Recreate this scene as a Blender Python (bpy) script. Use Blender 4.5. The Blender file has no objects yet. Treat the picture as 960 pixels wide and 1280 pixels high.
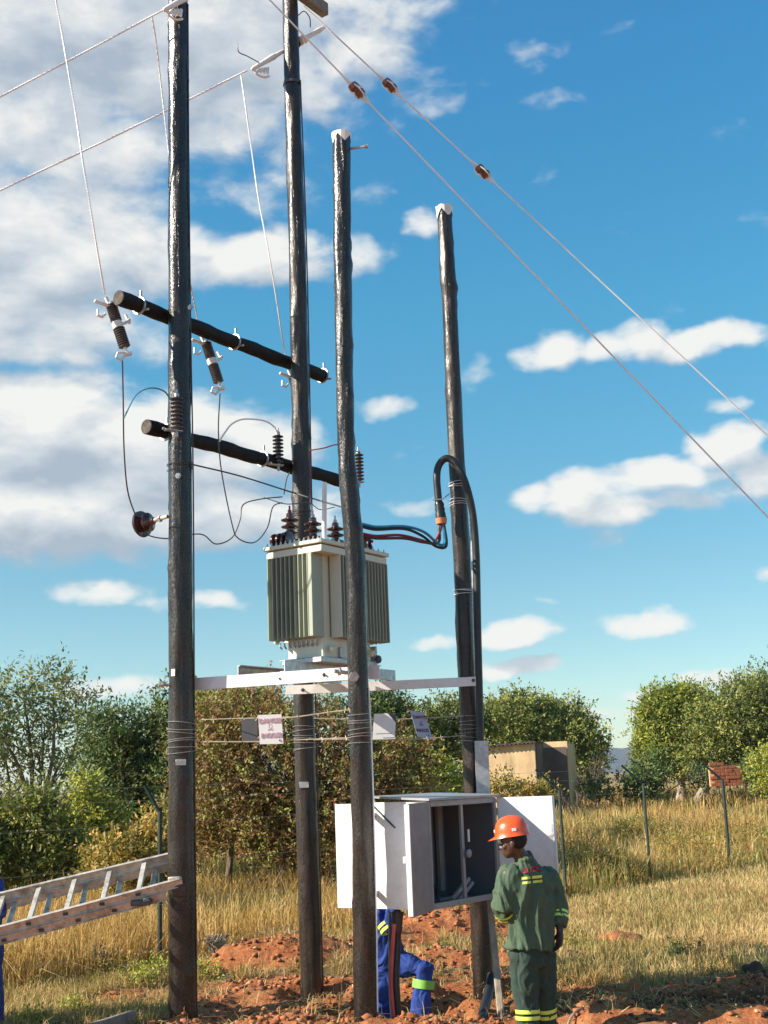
import bpy, math, random
import numpy as np
from mathutils import Vector, Matrix, noise as mn
random.seed(7); rng = np.random.default_rng(7)
S = bpy.context.scene; C = S.collection

# ------------------------------------------------------------------ camera
FPX = 1550.0; PITCH = math.atan(335/FPX); ROLL = math.radians(-2.2); CAM = Vector((0, 0, 2.0))
RC = Matrix.Rotation(math.pi/2+PITCH, 3, 'X') @ Matrix.Rotation(ROLL, 3, 'Z')
cd = bpy.data.cameras.new('camera'); cam = bpy.data.objects.new('camera', cd); C.objects.link(cam)
cam.matrix_world = Matrix.Translation(CAM) @ RC.to_4x4()
cd.sensor_fit = 'VERTICAL'; cd.sensor_height = 36; cd.sensor_width = 27; cd.lens = FPX/1280*36
cd.clip_start = .05; cd.clip_end = 20000
S.camera = cam

# ------------------------------------------------------------------ sun, sky, exposure
SUN_AZ = math.radians(75); SUN_EL = math.radians(29.5)
sd = Vector((-math.sin(SUN_AZ)*math.cos(SUN_EL), -math.cos(SUN_AZ)*math.cos(SUN_EL), math.sin(SUN_EL)))
sl = bpy.data.lights.new('sun', 'SUN'); sl.energy = 5.0; sl.angle = math.radians(.53); sl.color = (1, .885, .735)
so = bpy.data.objects.new('sun', sl); C.objects.link(so); so.rotation_euler = sd.to_track_quat('Z', 'Y').to_euler(); so.location = (-20, -15, 20)
S.view_settings.view_transform = 'Standard'; S.view_settings.look = 'None'; S.view_settings.exposure = 0.9; S.view_settings.gamma = 1.0

def ray(px, py): return RC @ Vector(((px-480)/FPX, -(py-640)/FPX, -1))
def P(px, py, Y):
    v = ray(px, py); return CAM + v*(Y/v.y)

W = bpy.data.worlds.new('World'); S.world = W; W.use_nodes = True
wt = W.node_tree; wt.nodes.clear()
class NT:
    def __init__(s, t): s.t = t
    def n(s, ty, **kw):
        o = s.t.nodes.new(ty)
        for k, v in kw.items(): setattr(o, k, v)
        return o
    def link(s, a, b): s.t.links.new(a, b)
    def put(s, sock, v):
        if hasattr(v, 'is_linked') or isinstance(v, bpy.types.NodeSocket): s.link(v, sock)
        else: sock.default_value = v
    def m(s, op, a, b=None, c=None, clamp=False):
        o = s.n('ShaderNodeMath', operation=op); o.use_clamp = clamp
        s.put(o.inputs[0], a)
        if b is not None: s.put(o.inputs[1], b)
        if c is not None: s.put(o.inputs[2], c)
        return o.outputs[0]
    def v(s, op, a, b=None):
        o = s.n('ShaderNodeVectorMath', operation=op); s.put(o.inputs[0], a)
        if b is not None: s.put(o.inputs[1], b)
        return o
    def noise(s, vec, scale, detail=4, rough=.55, dist=0):
        o = s.n('ShaderNodeTexNoise'); s.put(o.inputs['Vector'], vec); o.inputs['Scale'].default_value = scale
        o.inputs['Detail'].default_value = detail; o.inputs['Roughness'].default_value = rough; o.inputs['Distortion'].default_value = dist
        return o.outputs[0]
    def ramp(s, f, pts, interp='LINEAR'):
        o = s.n('ShaderNodeValToRGB'); s.put(o.inputs[0], f); r = o.color_ramp; r.interpolation = interp
        while len(r.elements) < len(pts): r.elements.new(.5)
        for e, (p, c) in zip(r.elements, pts):
            e.position = p; e.color = (c[0], c[1], c[2], 1) if hasattr(c, '__len__') else (c, c, c, 1)
        return o.outputs[0]
    def mix(s, f, a, b, ty='MIX'):
        o = s.n('ShaderNodeMix', data_type='RGBA', blend_type=ty); s.put(o.inputs[0], f)
        for i, q in ((6, a), (7, b)):
            if isinstance(q, tuple): q = (q[0], q[1], q[2], 1)
            s.put(o.inputs[i], q)
        return o.outputs[2]

# clouds: (px, py, rx, ry, weight) placed as directions in the sky, broken up by noise
CLOUDS = [(120, 20, 400, 150, 1.7), (400, 50, 120, 90, 1.15), (500, 30, 60, 60, .8), (555, 120, 60, 25, .55), (60, 190, 220, 100, 1.2), (250, 150, 150, 70, .85),
 (40, 310, 190, 85, 1.35), (180, 320, 130, 50, 1.2), (320, 325, 120, 36, 1.1), (455, 310, 40, 28, .75), (320, 235, 120, 40, .62), (455, 240, 40, 24, .6),
 (30, 410, 140, 60, 1.15), (150, 420, 90, 40, .8),
 (60, 545, 170, 85, 1.6), (190, 570, 150, 80, 1.5), (320, 570, 100, 60, 1.2), (60, 640, 210, 64, 1.6), (250, 640, 170, 52, 1.35), (370, 620, 80, 30, .6), (520, 632, 50, 12, .6),
 (130, 738, 78, 21, 1.1), (265, 753, 40, 15, 1.0), (205, 750, 44, 13, .8), (480, 514, 45, 17, .8), (528, 282, 28, 20, .8), (595, 465, 34, 24, .55),
 (668, 444, 36, 20, 1.0), (700, 436, 44, 30, 1.15), (762, 440, 40, 24, 1.05), (800, 430, 42, 28, 1.1), (850, 436, 56, 22, 1.05), (905, 420, 52, 20, .95), (905, 505, 38, 13, .8),
 (672, 622, 40, 20, 1.0), (720, 618, 48, 34, 1.1), (765, 636, 60, 30, 1.1), (800, 600, 60, 24, 1.05), (862, 596, 60, 26, 1.1), (915, 560, 46, 34, 1.15), (950, 595, 50, 34, 1.15), (770, 672, 34, 20, .85), (870, 620, 110, 22, .95), (620, 632, 30, 10, .5),
 (655, 791, 66, 18, 1.15), (545, 802, 38, 11, 1.0), (795, 778, 76, 17, 1.1), (645, 834, 60, 13, 1.1), (810, 871, 60, 12, .9), (905, 846, 64, 16, .9),
 (680, 68, 42, 24, .5), (690, 130, 46, 14, .5), (680, 748, 26, 8, .65), (140, 858, 70, 18, .8), (965, 718, 26, 13, .9), (770, 895, 60, 12, .8)]
g = bpy.data.node_groups.new('cloud_density', 'ShaderNodeTree')
g.interface.new_socket('Vec', in_out='INPUT', socket_type='NodeSocketVector')
g.interface.new_socket('D', in_out='OUTPUT', socket_type='NodeSocketFloat')
G = NT(g); gi = G.n('NodeGroupInput'); go = G.n('NodeGroupOutput')
wn = G.n('ShaderNodeTexNoise'); G.link(gi.outputs[0], wn.inputs['Vector']); wn.inputs['Scale'].default_value = 22; wn.inputs['Detail'].default_value = 3
wsub = G.v('SUBTRACT', wn.outputs['Color'], (.5, .5, .5)).outputs[0]
wsc = G.v('MULTIPLY', wsub, (.045, .024, 0)).outputs[0]
wv = G.v('ADD', gi.outputs[0], wsc).outputs[0]
acc = None
def azel(px, py):
    v = ray(px, py).normalized(); return math.atan2(v.x, v.y), math.asin(v.z)
for (px, py, rx, ry, wgt) in CLOUDS:
    a0, e0 = azel(px, py); a1, _ = azel(px+rx, py); _, e1 = azel(px, py-ry)
    d = G.v('SUBTRACT', wv, (a0, e0, 0)).outputs[0]
    d = G.v('MULTIPLY', d, (1/abs(a1-a0), 1/abs(e1-e0), 0)).outputs[0]
    l = G.v('DOT_PRODUCT', d, d).outputs[1]
    q = G.m('MULTIPLY_ADD', l, -.62*wgt, wgt)
    acc = q if acc is None else G.m('SMOOTH_MAX', acc, q, .25)
# the same kind of broken cumulus goes on outside the frame
sx = G.n('ShaderNodeSeparateXYZ'); G.link(gi.outputs[0], sx.inputs[0])
oa = G.m('ABSOLUTE', G.m('SUBTRACT', sx.outputs[0], .0)); out = G.n('ShaderNodeMapRange'); G.put(out.inputs[0], oa); out.inputs[1].default_value = .34; out.inputs[2].default_value = .5
oe = G.n('ShaderNodeMapRange'); G.put(oe.inputs[0], sx.outputs[1]); oe.inputs[1].default_value = .62; oe.inputs[2].default_value = .8
wide = G.m('MULTIPLY_ADD', G.noise(G.v('MULTIPLY', gi.outputs[0], (1, 2.2, 0)).outputs[0], 2.3, 2), 2.4, -1.0)
wide = G.m('MULTIPLY', G.m('MAXIMUM', out.outputs[0], oe.outputs[0]), wide)
acc = G.m('MAXIMUM', acc, wide)
st = G.v('MULTIPLY', gi.outputs[0], (1, 1.9, 0)).outputs[0]
nz = G.noise(st, 16, 8, .55, .2); nz2 = G.noise(st, 5, 3, .5)
f = G.m('ADD', acc, G.m('MULTIPLY', G.m('SUBTRACT', nz, .5), 1.75))
f = G.m('ADD', f, G.m('MULTIPLY', G.m('SUBTRACT', nz2, .5), .9))
G.link(G.m('SUBTRACT', f, .34), go.inputs[0])
w = NT(wt)
tc = w.n('ShaderNodeTexCoord'); sp = w.n('ShaderNodeSeparateXYZ'); w.link(tc.outputs['Generated'], sp.inputs[0])
az = w.m('ARCTAN2', sp.outputs[0], sp.outputs[1]); el = w.m('ARCSINE', sp.outputs[2])
cv = w.n('ShaderNodeCombineXYZ'); w.link(az, cv.inputs[0]); w.link(el, cv.inputs[1])
def dens(off=None):
    q = w.n('ShaderNodeGroup'); q.node_tree = g
    w.link(cv.outputs[0] if off is None else w.v('ADD', cv.outputs[0], off).outputs[0], q.inputs[0]); return q.outputs[0]
d0 = dens(); d1 = dens((-.011, .021, 0))
mr = w.n('ShaderNodeMapRange'); mr.interpolation_type = 'SMOOTHSTEP'; w.link(d0, mr.inputs[0]); mr.inputs[1].default_value = -.10; mr.inputs[2].default_value = .66
hz = w.n('ShaderNodeMapRange'); w.link(el, hz.inputs[0]); hz.inputs[1].default_value = -.01; hz.inputs[2].default_value = .06
alpha = w.m('MULTIPLY', w.m('MULTIPLY', mr.outputs[0], .93), hz.outputs[0])
lit = w.m('MULTIPLY_ADD', w.m('SUBTRACT', d0, d1), .95, .64)
lit = w.m('SUBTRACT', lit, w.m('MULTIPLY', w.m('MAXIMUM', w.m('SUBTRACT', d0, .35), 0), .26), clamp=True)
ccol = w.ramp(lit, [(0, (.37, .43, .50)), (.45, (.55, .59, .63)), (.9, (.82, .81, .77))])
sky = w.n('ShaderNodeTexSky', sky_type='NISHITA'); sky.sun_disc = False; sky.sun_elevation = SUN_EL; sky.sun_rotation = math.atan2(sd.x, sd.y)
sky.altitude = 900; sky.air_density = 1.0; sky.dust_density = .15; sky.ozone_density = 2.2
hs = w.n('ShaderNodeHueSaturation'); w.link(sky.outputs[0], hs.inputs['Color']); hs.inputs['Saturation'].default_value = 1.18; hs.inputs['Hue'].default_value = .488
tint = w.ramp(w.m('MULTIPLY', el, 1.0), [(0, (.96, .98, .92)), (.16, (1.0, 1.08, .98)), (.37, (.80, 1.40, 1.32)), (.56, (.76, 1.46, 1.56))])
b1 = w.n('ShaderNodeBackground'); w.link(w.mix(1, hs.outputs[0], tint, 'MULTIPLY'), b1.inputs[0]); b1.inputs[1].default_value = .0755
b2 = w.n('ShaderNodeBackground'); w.link(ccol, b2.inputs[0]); b2.inputs[1].default_value = .63
mx = w.n('ShaderNodeMixShader'); w.link(alpha, mx.inputs[0]); w.link(b1.outputs[0], mx.inputs[1]); w.link(b2.outputs[0], mx.inputs[2])
wo = w.n('ShaderNodeOutputWorld'); w.link(mx.outputs[0], wo.inputs[0])

# ------------------------------------------------------------------ materials
M = {}
def pbr(name, col, rough=.5, metal=0, var=.15, vscale=6, bump=0, bscale=40, dirt=None, dirt_amt=.4, dscale=3, coat=0, stretch=(1, 1, 1), spec=.5):
    m = bpy.data.materials.new(name); m.use_nodes = True; t = NT(m.node_tree); b = m.node_tree.nodes['Principled BSDF']
    tc = t.n('ShaderNodeTexCoord'); mp = t.v('MULTIPLY', tc.outputs['Object'], stretch).outputs[0]
    n1 = t.noise(mp, vscale, 5)
    dk = tuple(c*(1-var*1.6) for c in col); lt = tuple(min(1, c*(1+var)) for c in col)
    c = t.ramp(n1, [(.3, dk), (.7, lt)])
    if dirt:
        n2 = t.noise(mp, dscale, 7, .7)
        c = t.mix(t.m('MULTIPLY', t.ramp(n2, [(.48, 0), (.66, 1)]), dirt_amt), c, dirt)
    t.link(c, b.inputs['Base Color']); b.inputs['Metallic'].default_value = metal
    rr = t.ramp(t.noise(mp, vscale*2.3, 4), [(.3, max(0, rough-.1)), (.7, min(1, rough+.12))]); t.link(rr, b.inputs['Roughness'])
    b.inputs['Coat Weight'].default_value = coat; b.inputs['Coat Roughness'].default_value = .15; b.inputs['Specular IOR Level'].default_value = spec
    if bump:
        bn = t.n('ShaderNodeBump'); bn.inputs['Strength'].default_value = bump; bn.inputs['Distance'].default_value = .02
        t.link(t.noise(mp, bscale, 6, .6), bn.inputs['Height']); t.link(bn.outputs[0], b.inputs['Normal'])
    M[name] = m; return m
def tar(name, c0, c1, rough, bumpd, crack=1.0, spec=.42, coat=.22):
    m = bpy.data.materials.new(name); m.use_nodes = True; t = NT(m.node_tree); b = m.node_tree.nodes['Principled BSDF']
    tc = t.n('ShaderNodeTexCoord'); o = tc.outputs['Object']
    mp = t.v('MULTIPLY', o, (1, 1, .22)).outputs[0]
    n1 = t.noise(mp, 14, 6, .6, .4); n2 = t.noise(t.v('MULTIPLY', o, (1, 1, .06)).outputs[0], 60, 5, .6); n3 = t.noise(t.v('MULTIPLY', o, (1, 1, .5)).outputs[0], 75, 3, .6)
    c = t.ramp(n1, [(.35, c0), (.7, c1)]); t.link(c, b.inputs['Base Color'])
    t.link(t.ramp(n3, [(.35, rough-.1), (.65, rough+.18)]), b.inputs['Roughness'])
    h = t.m('ADD', t.m('MULTIPLY', n1, .22), t.m('MULTIPLY', t.ramp(n2, [(.34, 0), (.42, 1)]), .22*crack)); h = t.m('ADD', h, t.m('MULTIPLY', n3, .62))
    bn = t.n('ShaderNodeBump'); bn.inputs['Strength'].default_value = 1; bn.inputs['Distance'].default_value = bumpd
    t.link(h, bn.inputs['Height']); t.link(bn.outputs[0], b.inputs['Normal']); b.inputs['Specular IOR Level'].default_value = spec; b.inputs['Coat Weight'].default_value = coat; b.inputs['Coat Roughness'].default_value = .18; t.link(bn.outputs[0], b.inputs['Coat Normal'])
    M[name] = m
tar('tar_pole', (.008, .006, .005), (.034, .024, .017), .27, .0055)
tar('tar_pole_brown', (.010, .007, .005), (.042, .028, .019), .34, .0055)
tar('tar_arm', (.005, .006, .008), (.014, .014, .017), .6, .004, 1, .25, 0)
tar('grey_timber', (.16, .14, .12), (.30, .27, .23), .7, .004, 1, .3, 0)
pbr('end_grain', (.09, .075, .06), .8, bump=.5, bscale=60, var=.4, vscale=30)
pbr('white_paint', (.80, .80, .78), .45, var=.03, dirt=(.45, .38, .30), dirt_amt=.3, dscale=5, bump=.05)
pbr('galvanised', (.50, .51, .52), .42, .7, var=.18, vscale=25, dirt=(.28, .24, .20), dirt_amt=.35)
pbr('dark_steel', (.09, .095, .10), .5, .5, var=.2)
pbr('aluminium', (.62, .58, .50), .5, .35, var=.15, vscale=14, bump=.15, dirt=(.15, .125, .095), dirt_amt=.7, dscale=9)
pbr('conductor', (.84, .87, .90), .5, .0, var=.04)
pbr('stay_wire', (.82, .86, .90), .45, .0, var=.08)
pbr('tan_paint', (.60, .625, .51), .42, var=.05, dirt=(.35, .31, .24), dirt_amt=.3, coat=.15)
pbr('fin_paint', (.33, .375, .295), .45, var=.05, dirt=(.22, .22, .16), dirt_amt=.25)
pbr('fin_gap_shade', (.17, .20, .14), .5, var=.07, dirt=(.2, .19, .14), dirt_amt=.3)
pbr('porcelain_brown', (.055, .022, .018), .18, var=.2, coat=.6)
pbr('polymer_black', (.03, .033, .038), .42, var=.1)
pbr('polymer_grey', (.085, .08, .078), .5, var=.1)
pbr('stay_porcelain', (.16, .055, .035), .25, var=.25, coat=.5)
pbr('rubber_black', (.016, .017, .020), .38, var=.15)
pbr('cable_blue', (.012, .24, .40), .28); pbr('cable_red', (.26, .022, .03), .35); pbr('cable_brown', (.06, .028, .024), .4); pbr('cable_pink', (.50, .07, .07), .4)
pbr('copper', (.33, .12, .06), .5, .4); pbr('wire_blue', (.10, .35, .50), .5); pbr('tape_orange', (.55, .22, .08), .6)
pbr('straw_wire', (.50, .42, .32), .5, .4)
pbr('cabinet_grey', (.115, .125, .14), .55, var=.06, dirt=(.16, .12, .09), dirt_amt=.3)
pbr('cabinet_white', (.78, .78, .77), .45, var=.04, dirt=(.46, .34, .25), dirt_amt=.4, dscale=2.2, bump=.06, bscale=6)
pbr('cabinet_frame', (.33, .33, .34), .5, .2, var=.1, dirt=(.25, .16, .10), dirt_amt=.5)
pbr('door_taupe', (.26, .22, .215), .6, var=.07)
pbr('sign_white', (.82, .82, .82), .5, var=.02, dirt=(.45, .35, .27), dirt_amt=.2)
pbr('sign_blue', (.40, .46, .60), .5, var=.03)
pbr('sign_grey', (.10, .105, .11), .6, var=.1)
pbr('letter_red', (.45, .03, .05), .6); pbr('letter_faded', (.58, .34, .38), .6); pbr('letter_purple', (.12, .03, .12), .6); pbr('letter_dark', (.03, .06, .05), .7)
pbr('plaster_cream', (.66, .46, .25), .85, var=.12, vscale=1.5, bump=.3, bscale=12, dirt=(.20, .13, .08), dirt_amt=.45, dscale=.9, stretch=(1.6, 1.6, .6))
pbr('plaster_shade', (.13, .10, .08), .9, var=.2, vscale=2, bump=.3, bscale=12)
pbr('roof_sheet', (.17, .15, .14), .6, .3, var=.25)
pbr('fence_green', (.018, .036, .030), .5, .2, var=.2)
pbr('brick_red', (.40, .13, .06), .9, var=.3, vscale=3, bump=.4)
pbr('skin_dark', (.075, .036, .022), .40, var=.12, vscale=25, bump=.08, bscale=120)
pbr('helmet_orange', (.78, .10, .015), .28, var=.05, coat=.5)
pbr('cloth_green', (.060, .105, .062), .85, var=.14, vscale=9, bump=.25, bscale=55, dirt=(.10, .11, .07), dirt_amt=.3)
pbr('cloth_green_dark', (.028, .055, .042), .88, var=.14, vscale=9, bump=.25, bscale=55)
pbr('cloth_blue', (.011, .045, .25), .8, var=.16, vscale=9, bump=.25, bscale=50)
pbr('cloth_navy', (.011, .035, .20), .8, var=.16, vscale=9, bump=.25, bscale=50)
pbr('reflective_yellow', (.66, .78, .12), .5, var=.05); pbr('reflective_lime', (.25, .60, .10), .5)
pbr('boot_black', (.02, .018, .017), .5); pbr('hair_black', (.008, .007, .007), .8)
pbr('bark', (.16, .12, .09), .9, var=.35, vscale=18, bump=.6, bscale=50, stretch=(1, 1, .3))
pbr('bark_pale', (.33, .27, .20), .9, var=.3, vscale=18, bump=.5, bscale=50, stretch=(1, 1, .3))
pbr('red_clod', (.42, .15, .06), .95, var=.28, vscale=9, bump=.8, bscale=30)
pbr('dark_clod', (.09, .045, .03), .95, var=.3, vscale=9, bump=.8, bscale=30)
pbr('pale_stone', (.50, .34, .16), .9, var=.25, vscale=9, bump=.6, bscale=30)
pbr('hill_green', (.035, .055, .062), 1, var=.2, vscale=.02)

def tone_mat(name, stops, trans=.3, rough=.55):
    m = bpy.data.materials.new(name); m.use_nodes = True; t = NT(m.node_tree); b = m.node_tree.nodes['Principled BSDF']
    a = t.n('ShaderNodeAttribute', attribute_name='tone'); c = t.ramp(a.outputs['Fac'], stops)
    t.link(c, b.inputs['Base Color']); b.inputs['Roughness'].default_value = rough; b.inputs['Specular IOR Level'].default_value = .3
    tr = t.n('ShaderNodeBsdfTranslucent'); t.link(t.mix(1, c, (1.1, 1.05, .6), 'MULTIPLY'), tr.inputs[0])
    mx = t.n('ShaderNodeMixShader'); mx.inputs[0].default_value = trans; t.link(b.outputs[0], mx.inputs[1]); t.link(tr.outputs[0], mx.inputs[2])
    t.link(mx.outputs[0], m.node_tree.nodes['Material Output'].inputs[0]); M[name] = m
tone_mat('leaf_olive', [(0, (0.085, 0.122, 0.051)), (.5, (0.189, 0.226, 0.088)), (1, (0.378, 0.382, 0.162))])
tone_mat('leaf_dark', [(0, (0.041, 0.078, 0.027)), (.5, (0.095, 0.148, 0.044)), (1, (0.227, 0.260, 0.081))])
tone_mat('leaf_brown', [(0, (0.095, 0.060, 0.029)), (.3, (0.322, 0.148, 0.067)), (.6, (0.246, 0.192, 0.067)), (1, (0.303, 0.330, 0.088))])
tone_mat('leaf_mid', [(0, (0.076, 0.104, 0.029)), (.5, (0.209, 0.243, 0.059)), (1, (0.436, 0.417, 0.110))])
tone_mat('leaf_bright', [(0, (0.133, 0.174, 0.029)), (.5, (0.303, 0.347, 0.059)), (1, (0.567, 0.521, 0.104))])
tone_mat('leaf_warm', [(0, (0.113, 0.122, 0.029)), (.5, (0.322, 0.278, 0.067)), (1, (0.625, 0.382, 0.118))])
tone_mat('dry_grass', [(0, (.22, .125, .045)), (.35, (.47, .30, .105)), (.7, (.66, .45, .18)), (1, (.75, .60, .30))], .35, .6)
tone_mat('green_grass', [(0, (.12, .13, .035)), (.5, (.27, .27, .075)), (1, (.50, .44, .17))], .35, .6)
tone_mat('straw', [(0, (.29, .18, .07)), (.5, (.54, .38, .16)), (1, (.74, .58, .30))], .2, .7)

# ground: red soil where dug, dry straw-covered earth elsewhere
gm = bpy.data.materials.new('ground_soil'); gm.use_nodes = True; t = NT(gm.node_tree); b = gm.node_tree.nodes['Principled BSDF']
tc = t.n('ShaderNodeTexCoord'); o = tc.outputs['Object']
n1 = t.noise(o, 3.5, 8, .65); n2 = t.noise(o, 26, 8, .7); n3 = t.noise(o, 1.1, 5, .6)
red = t.mix(t.ramp(n2, [(.35, 0), (.65, 1)]), (.27, .080, .030), (.52, .20, .080)); red = t.mix(t.ramp(n1, [(.5, 0), (.68, .65)]), red, (.55, .30, .13))
dry = t.mix(t.ramp(n2, [(.3, 0), (.7, 1)]), (.20, .14, .065), (.44, .32, .16)); dry = t.mix(t.ramp(n1, [(.45, 0), (.6, .6)]), dry, (.17, .16, .06))
dry = t.mix(t.ramp(n3, [(.52, 0), (.62, .55)]), dry, (.33, .16, .07))
at = t.n('ShaderNodeAttribute', attribute_name='soil')
sf = t.m('ADD', at.outputs['Fac'], t.m('MULTIPLY', t.m('SUBTRACT', n1, .5), .9)); sf = t.ramp(sf, [(.42, 0), (.58, 1)])
da = t.n('ShaderNodeAttribute', attribute_name='dug_shade'); df = t.ramp(t.m('ADD', da.outputs['Fac'], t.m('MULTIPLY', t.m('SUBTRACT', n1, .5), .7)), [(.35, 0), (.65, .85)])
red = t.mix(df, red, (.10, .038, .019))  # darkens trench and holes: shade painted into the soil colour
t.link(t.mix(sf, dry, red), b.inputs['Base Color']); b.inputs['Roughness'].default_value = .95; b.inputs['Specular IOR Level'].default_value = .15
bn = t.n('ShaderNodeBump'); bn.inputs['Strength'].default_value = .9; bn.inputs['Distance'].default_value = .03
t.link(t.m('ADD', n2, t.m('MULTIPLY', t.noise(o, 90, 5, .7), .5)), bn.inputs['Height']); t.link(bn.outputs[0], b.inputs['Normal']); M['ground'] = gm

# ------------------------------------------------------------------ mesh helpers
OFF = {}
class MB:
    def __init__(s): s.v = []; s.f = []
    def add(s, vs, fs):
        n = len(s.v); s.v += [Vector(v) for v in vs]; s.f += [tuple(i+n for i in q) for q in fs]; return s
    def box(s, c, size, rot=None, bev=0):
        hx, hy, hz = (q/2 for q in size); c = Vector(c); rot = rot or Matrix.Identity(3)
        b_ = min(bev, hx*.45, hy*.45, hz*.45)
        if b_ <= 0:
            vs = [c + rot @ Vector((x*hx, y*hy, z*hz)) for x in (-1, 1) for y in (-1, 1) for z in (-1, 1)]
            return s.add(vs, [(0, 1, 3, 2), (4, 6, 7, 5), (0, 4, 5, 1), (2, 3, 7, 6), (0, 2, 6, 4), (1, 5, 7, 3)])
        vs = []; idx = {}
        for x in (-1, 1):
            for y in (-1, 1):
                for z in (-1, 1):
                    for k in range(3):
                        p = Vector((x*(hx-(b_ if k != 0 else 0)), y*(hy-(b_ if k != 1 else 0)), z*(hz-(b_ if k != 2 else 0))))
                        idx[(x, y, z, k)] = len(vs); vs.append(c + rot @ p)
        F = []
        for k in range(3):
            a, e = [q for q in range(3) if q != k]
            for sg in (-1, 1):
                q = []
                for (i, j) in ((-1, -1), (1, -1), (1, 1), (-1, 1)):
                    t3 = [0, 0, 0]; t3[k] = sg; t3[a] = i; t3[e] = j; q.append(idx[(*t3, k)])
                F.append(tuple(q))
        for k in range(3):                                   # edges running along axis k
            a, e = [q for q in range(3) if q != k]
            for i in (-1, 1):
                for j in (-1, 1):
                    def vi(sg, kk):
                        t3 = [0, 0, 0]; t3[k] = sg; t3[a] = i; t3[e] = j; return idx[(*t3, kk)]
                    F.append((vi(-1, a), vi(1, a), vi(1, e), vi(-1, e)))
        for x in (-1, 1):
            for y in (-1, 1):
                for z in (-1, 1): F.append(tuple(idx[(x, y, z, k)] for k in range(3)))
        return s.add(vs, F)
    def tube(s, pts, r, sides=8, caps=True, jit=0, ell=None):
        pts = [Vector(p) for p in pts]; n = len(pts)
        rr = r if hasattr(r, '__len__') else [r]*n
        t0 = (pts[1]-pts[0]).normalized(); up = Vector((0, 0, 1)) if abs(t0.z) < .9 else Vector((1, 0, 0))
        a = (up - t0*up.dot(t0)).normalized(); vs = []
        for i, p in enumerate(pts):
            tt = (pts[min(i+1, n-1)]-pts[max(i-1, 0)]).normalized(); a = (a - tt*a.dot(tt)).normalized(); bb = tt.cross(a)
            for k in range(sides):
                an = 2*math.pi*k/sides; rk = rr[i]*(1+(random.uniform(-jit, jit) if jit else 0))
                vs.append(p + a*(math.cos(an)*rk) + bb*(math.sin(an)*rk*(ell or 1)))
        F = [(i*sides+k, i*sides+(k+1) % sides, (i+1)*sides+(k+1) % sides, (i+1)*sides+k) for i in range(n-1) for k in range(sides)]
        if caps: F += [tuple(range(sides))[::-1], tuple((n-1)*sides+k for k in range(sides))]
        return s.add(vs, F)
    def capsule(s, pts, r, sides=14):
        pts = [Vector(p) for p in pts]; r = list(r) if hasattr(r, '__len__') else [r]*len(pts)
        d0 = (pts[0]-pts[1]).normalized(); d1 = (pts[-1]-pts[-2]).normalized(); A = []; B = []
        for q in (.999, .8, .45): A.append((pts[0]+d0*r[0]*q, r[0]*math.sqrt(1-q*q)))
        for q in (.45, .8, .999): B.append((pts[-1]+d1*r[-1]*q, r[-1]*math.sqrt(1-q*q)))
        al = A + list(zip(pts, r)) + B
        return s.tube([p for p, _ in al], [q for _, q in al], sides)
    def lathe(s, prof, c=(0, 0, 0), axis=(0, 0, 1), sides=20):
        c = Vector(c); ax = Vector(axis).normalized(); q = ax.to_track_quat('Z', 'Y').to_matrix(); vs = []
        for (r, z) in prof:
            for k in range(sides):
                an = 2*math.pi*k/sides; vs.append(c + q @ Vector((math.cos(an)*r, math.sin(an)*r, z)))
        n = len(prof)
        F = [(i*sides+k, i*sides+(k+1) % sides, (i+1)*sides+(k+1) % sides, (i+1)*sides+k) for i in range(n-1) for k in range(sides)]
        F += [tuple(range(sides))[::-1], tuple((n-1)*sides+k for k in range(sides))]
        return s.add(vs, F)
    def loft(s, rings, sides=20):
        """rings: (center, a-vector, b-vector, power)"""
        vs = []
        for (c, a, b_) in rings:
            c = Vector(c); a = Vector(a); b_ = Vector(b_)
            for k in range(sides):
                an = 2*math.pi*k/sides; vs.append(c + a*math.cos(an) + b_*math.sin(an))
        n = len(rings)
        F = [(i*sides+k, i*sides+(k+1) % sides, (i+1)*sides+(k+1) % sides, (i+1)*sides+k) for i in range(n-1) for k in range(sides)]
        F += [tuple(range(sides))[::-1], tuple((n-1)*sides+k for k in range(sides))]
        return s.add(vs, F)
    def ell(s, c, r, rot=None, seg=14, rings=9):
        c = Vector(c); rot = rot or Matrix.Identity(3); vs = []
        for i in range(rings+1):
            th = math.pi*(i+.02)/(rings+.04)
            for k in range(seg):
                an = 2*math.pi*k/seg; vs.append(c + rot @ Vector((r[0]*math.sin(th)*math.cos(an), r[1]*math.sin(th)*math.sin(an), r[2]*math.cos(th))))
        F = [(i*seg+k, (i+1)*seg+k, (i+1)*seg+(k+1) % seg, i*seg+(k+1) % seg) for i in range(rings) for k in range(seg)]
        F += [tuple(range(seg)), tuple(rings*seg+k for k in range(seg))[::-1]]
        return s.add(vs, F)
    def prism(s, poly, origin, ex, ey, ez, depth):
        """polygon in the ex/ey plane pushed along ez"""
        o_ = Vector(origin); n = len(poly); vs = [o_+ex*x+ey*y for x, y in poly] + [o_+ex*x+ey*y+ez*depth for x, y in poly]
        F = [tuple(range(n))[::-1], tuple(range(n, 2*n))] + [(i, (i+1) % n, n+(i+1) % n, n+i) for i in range(n)]
        return s.add(vs, F)
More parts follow.
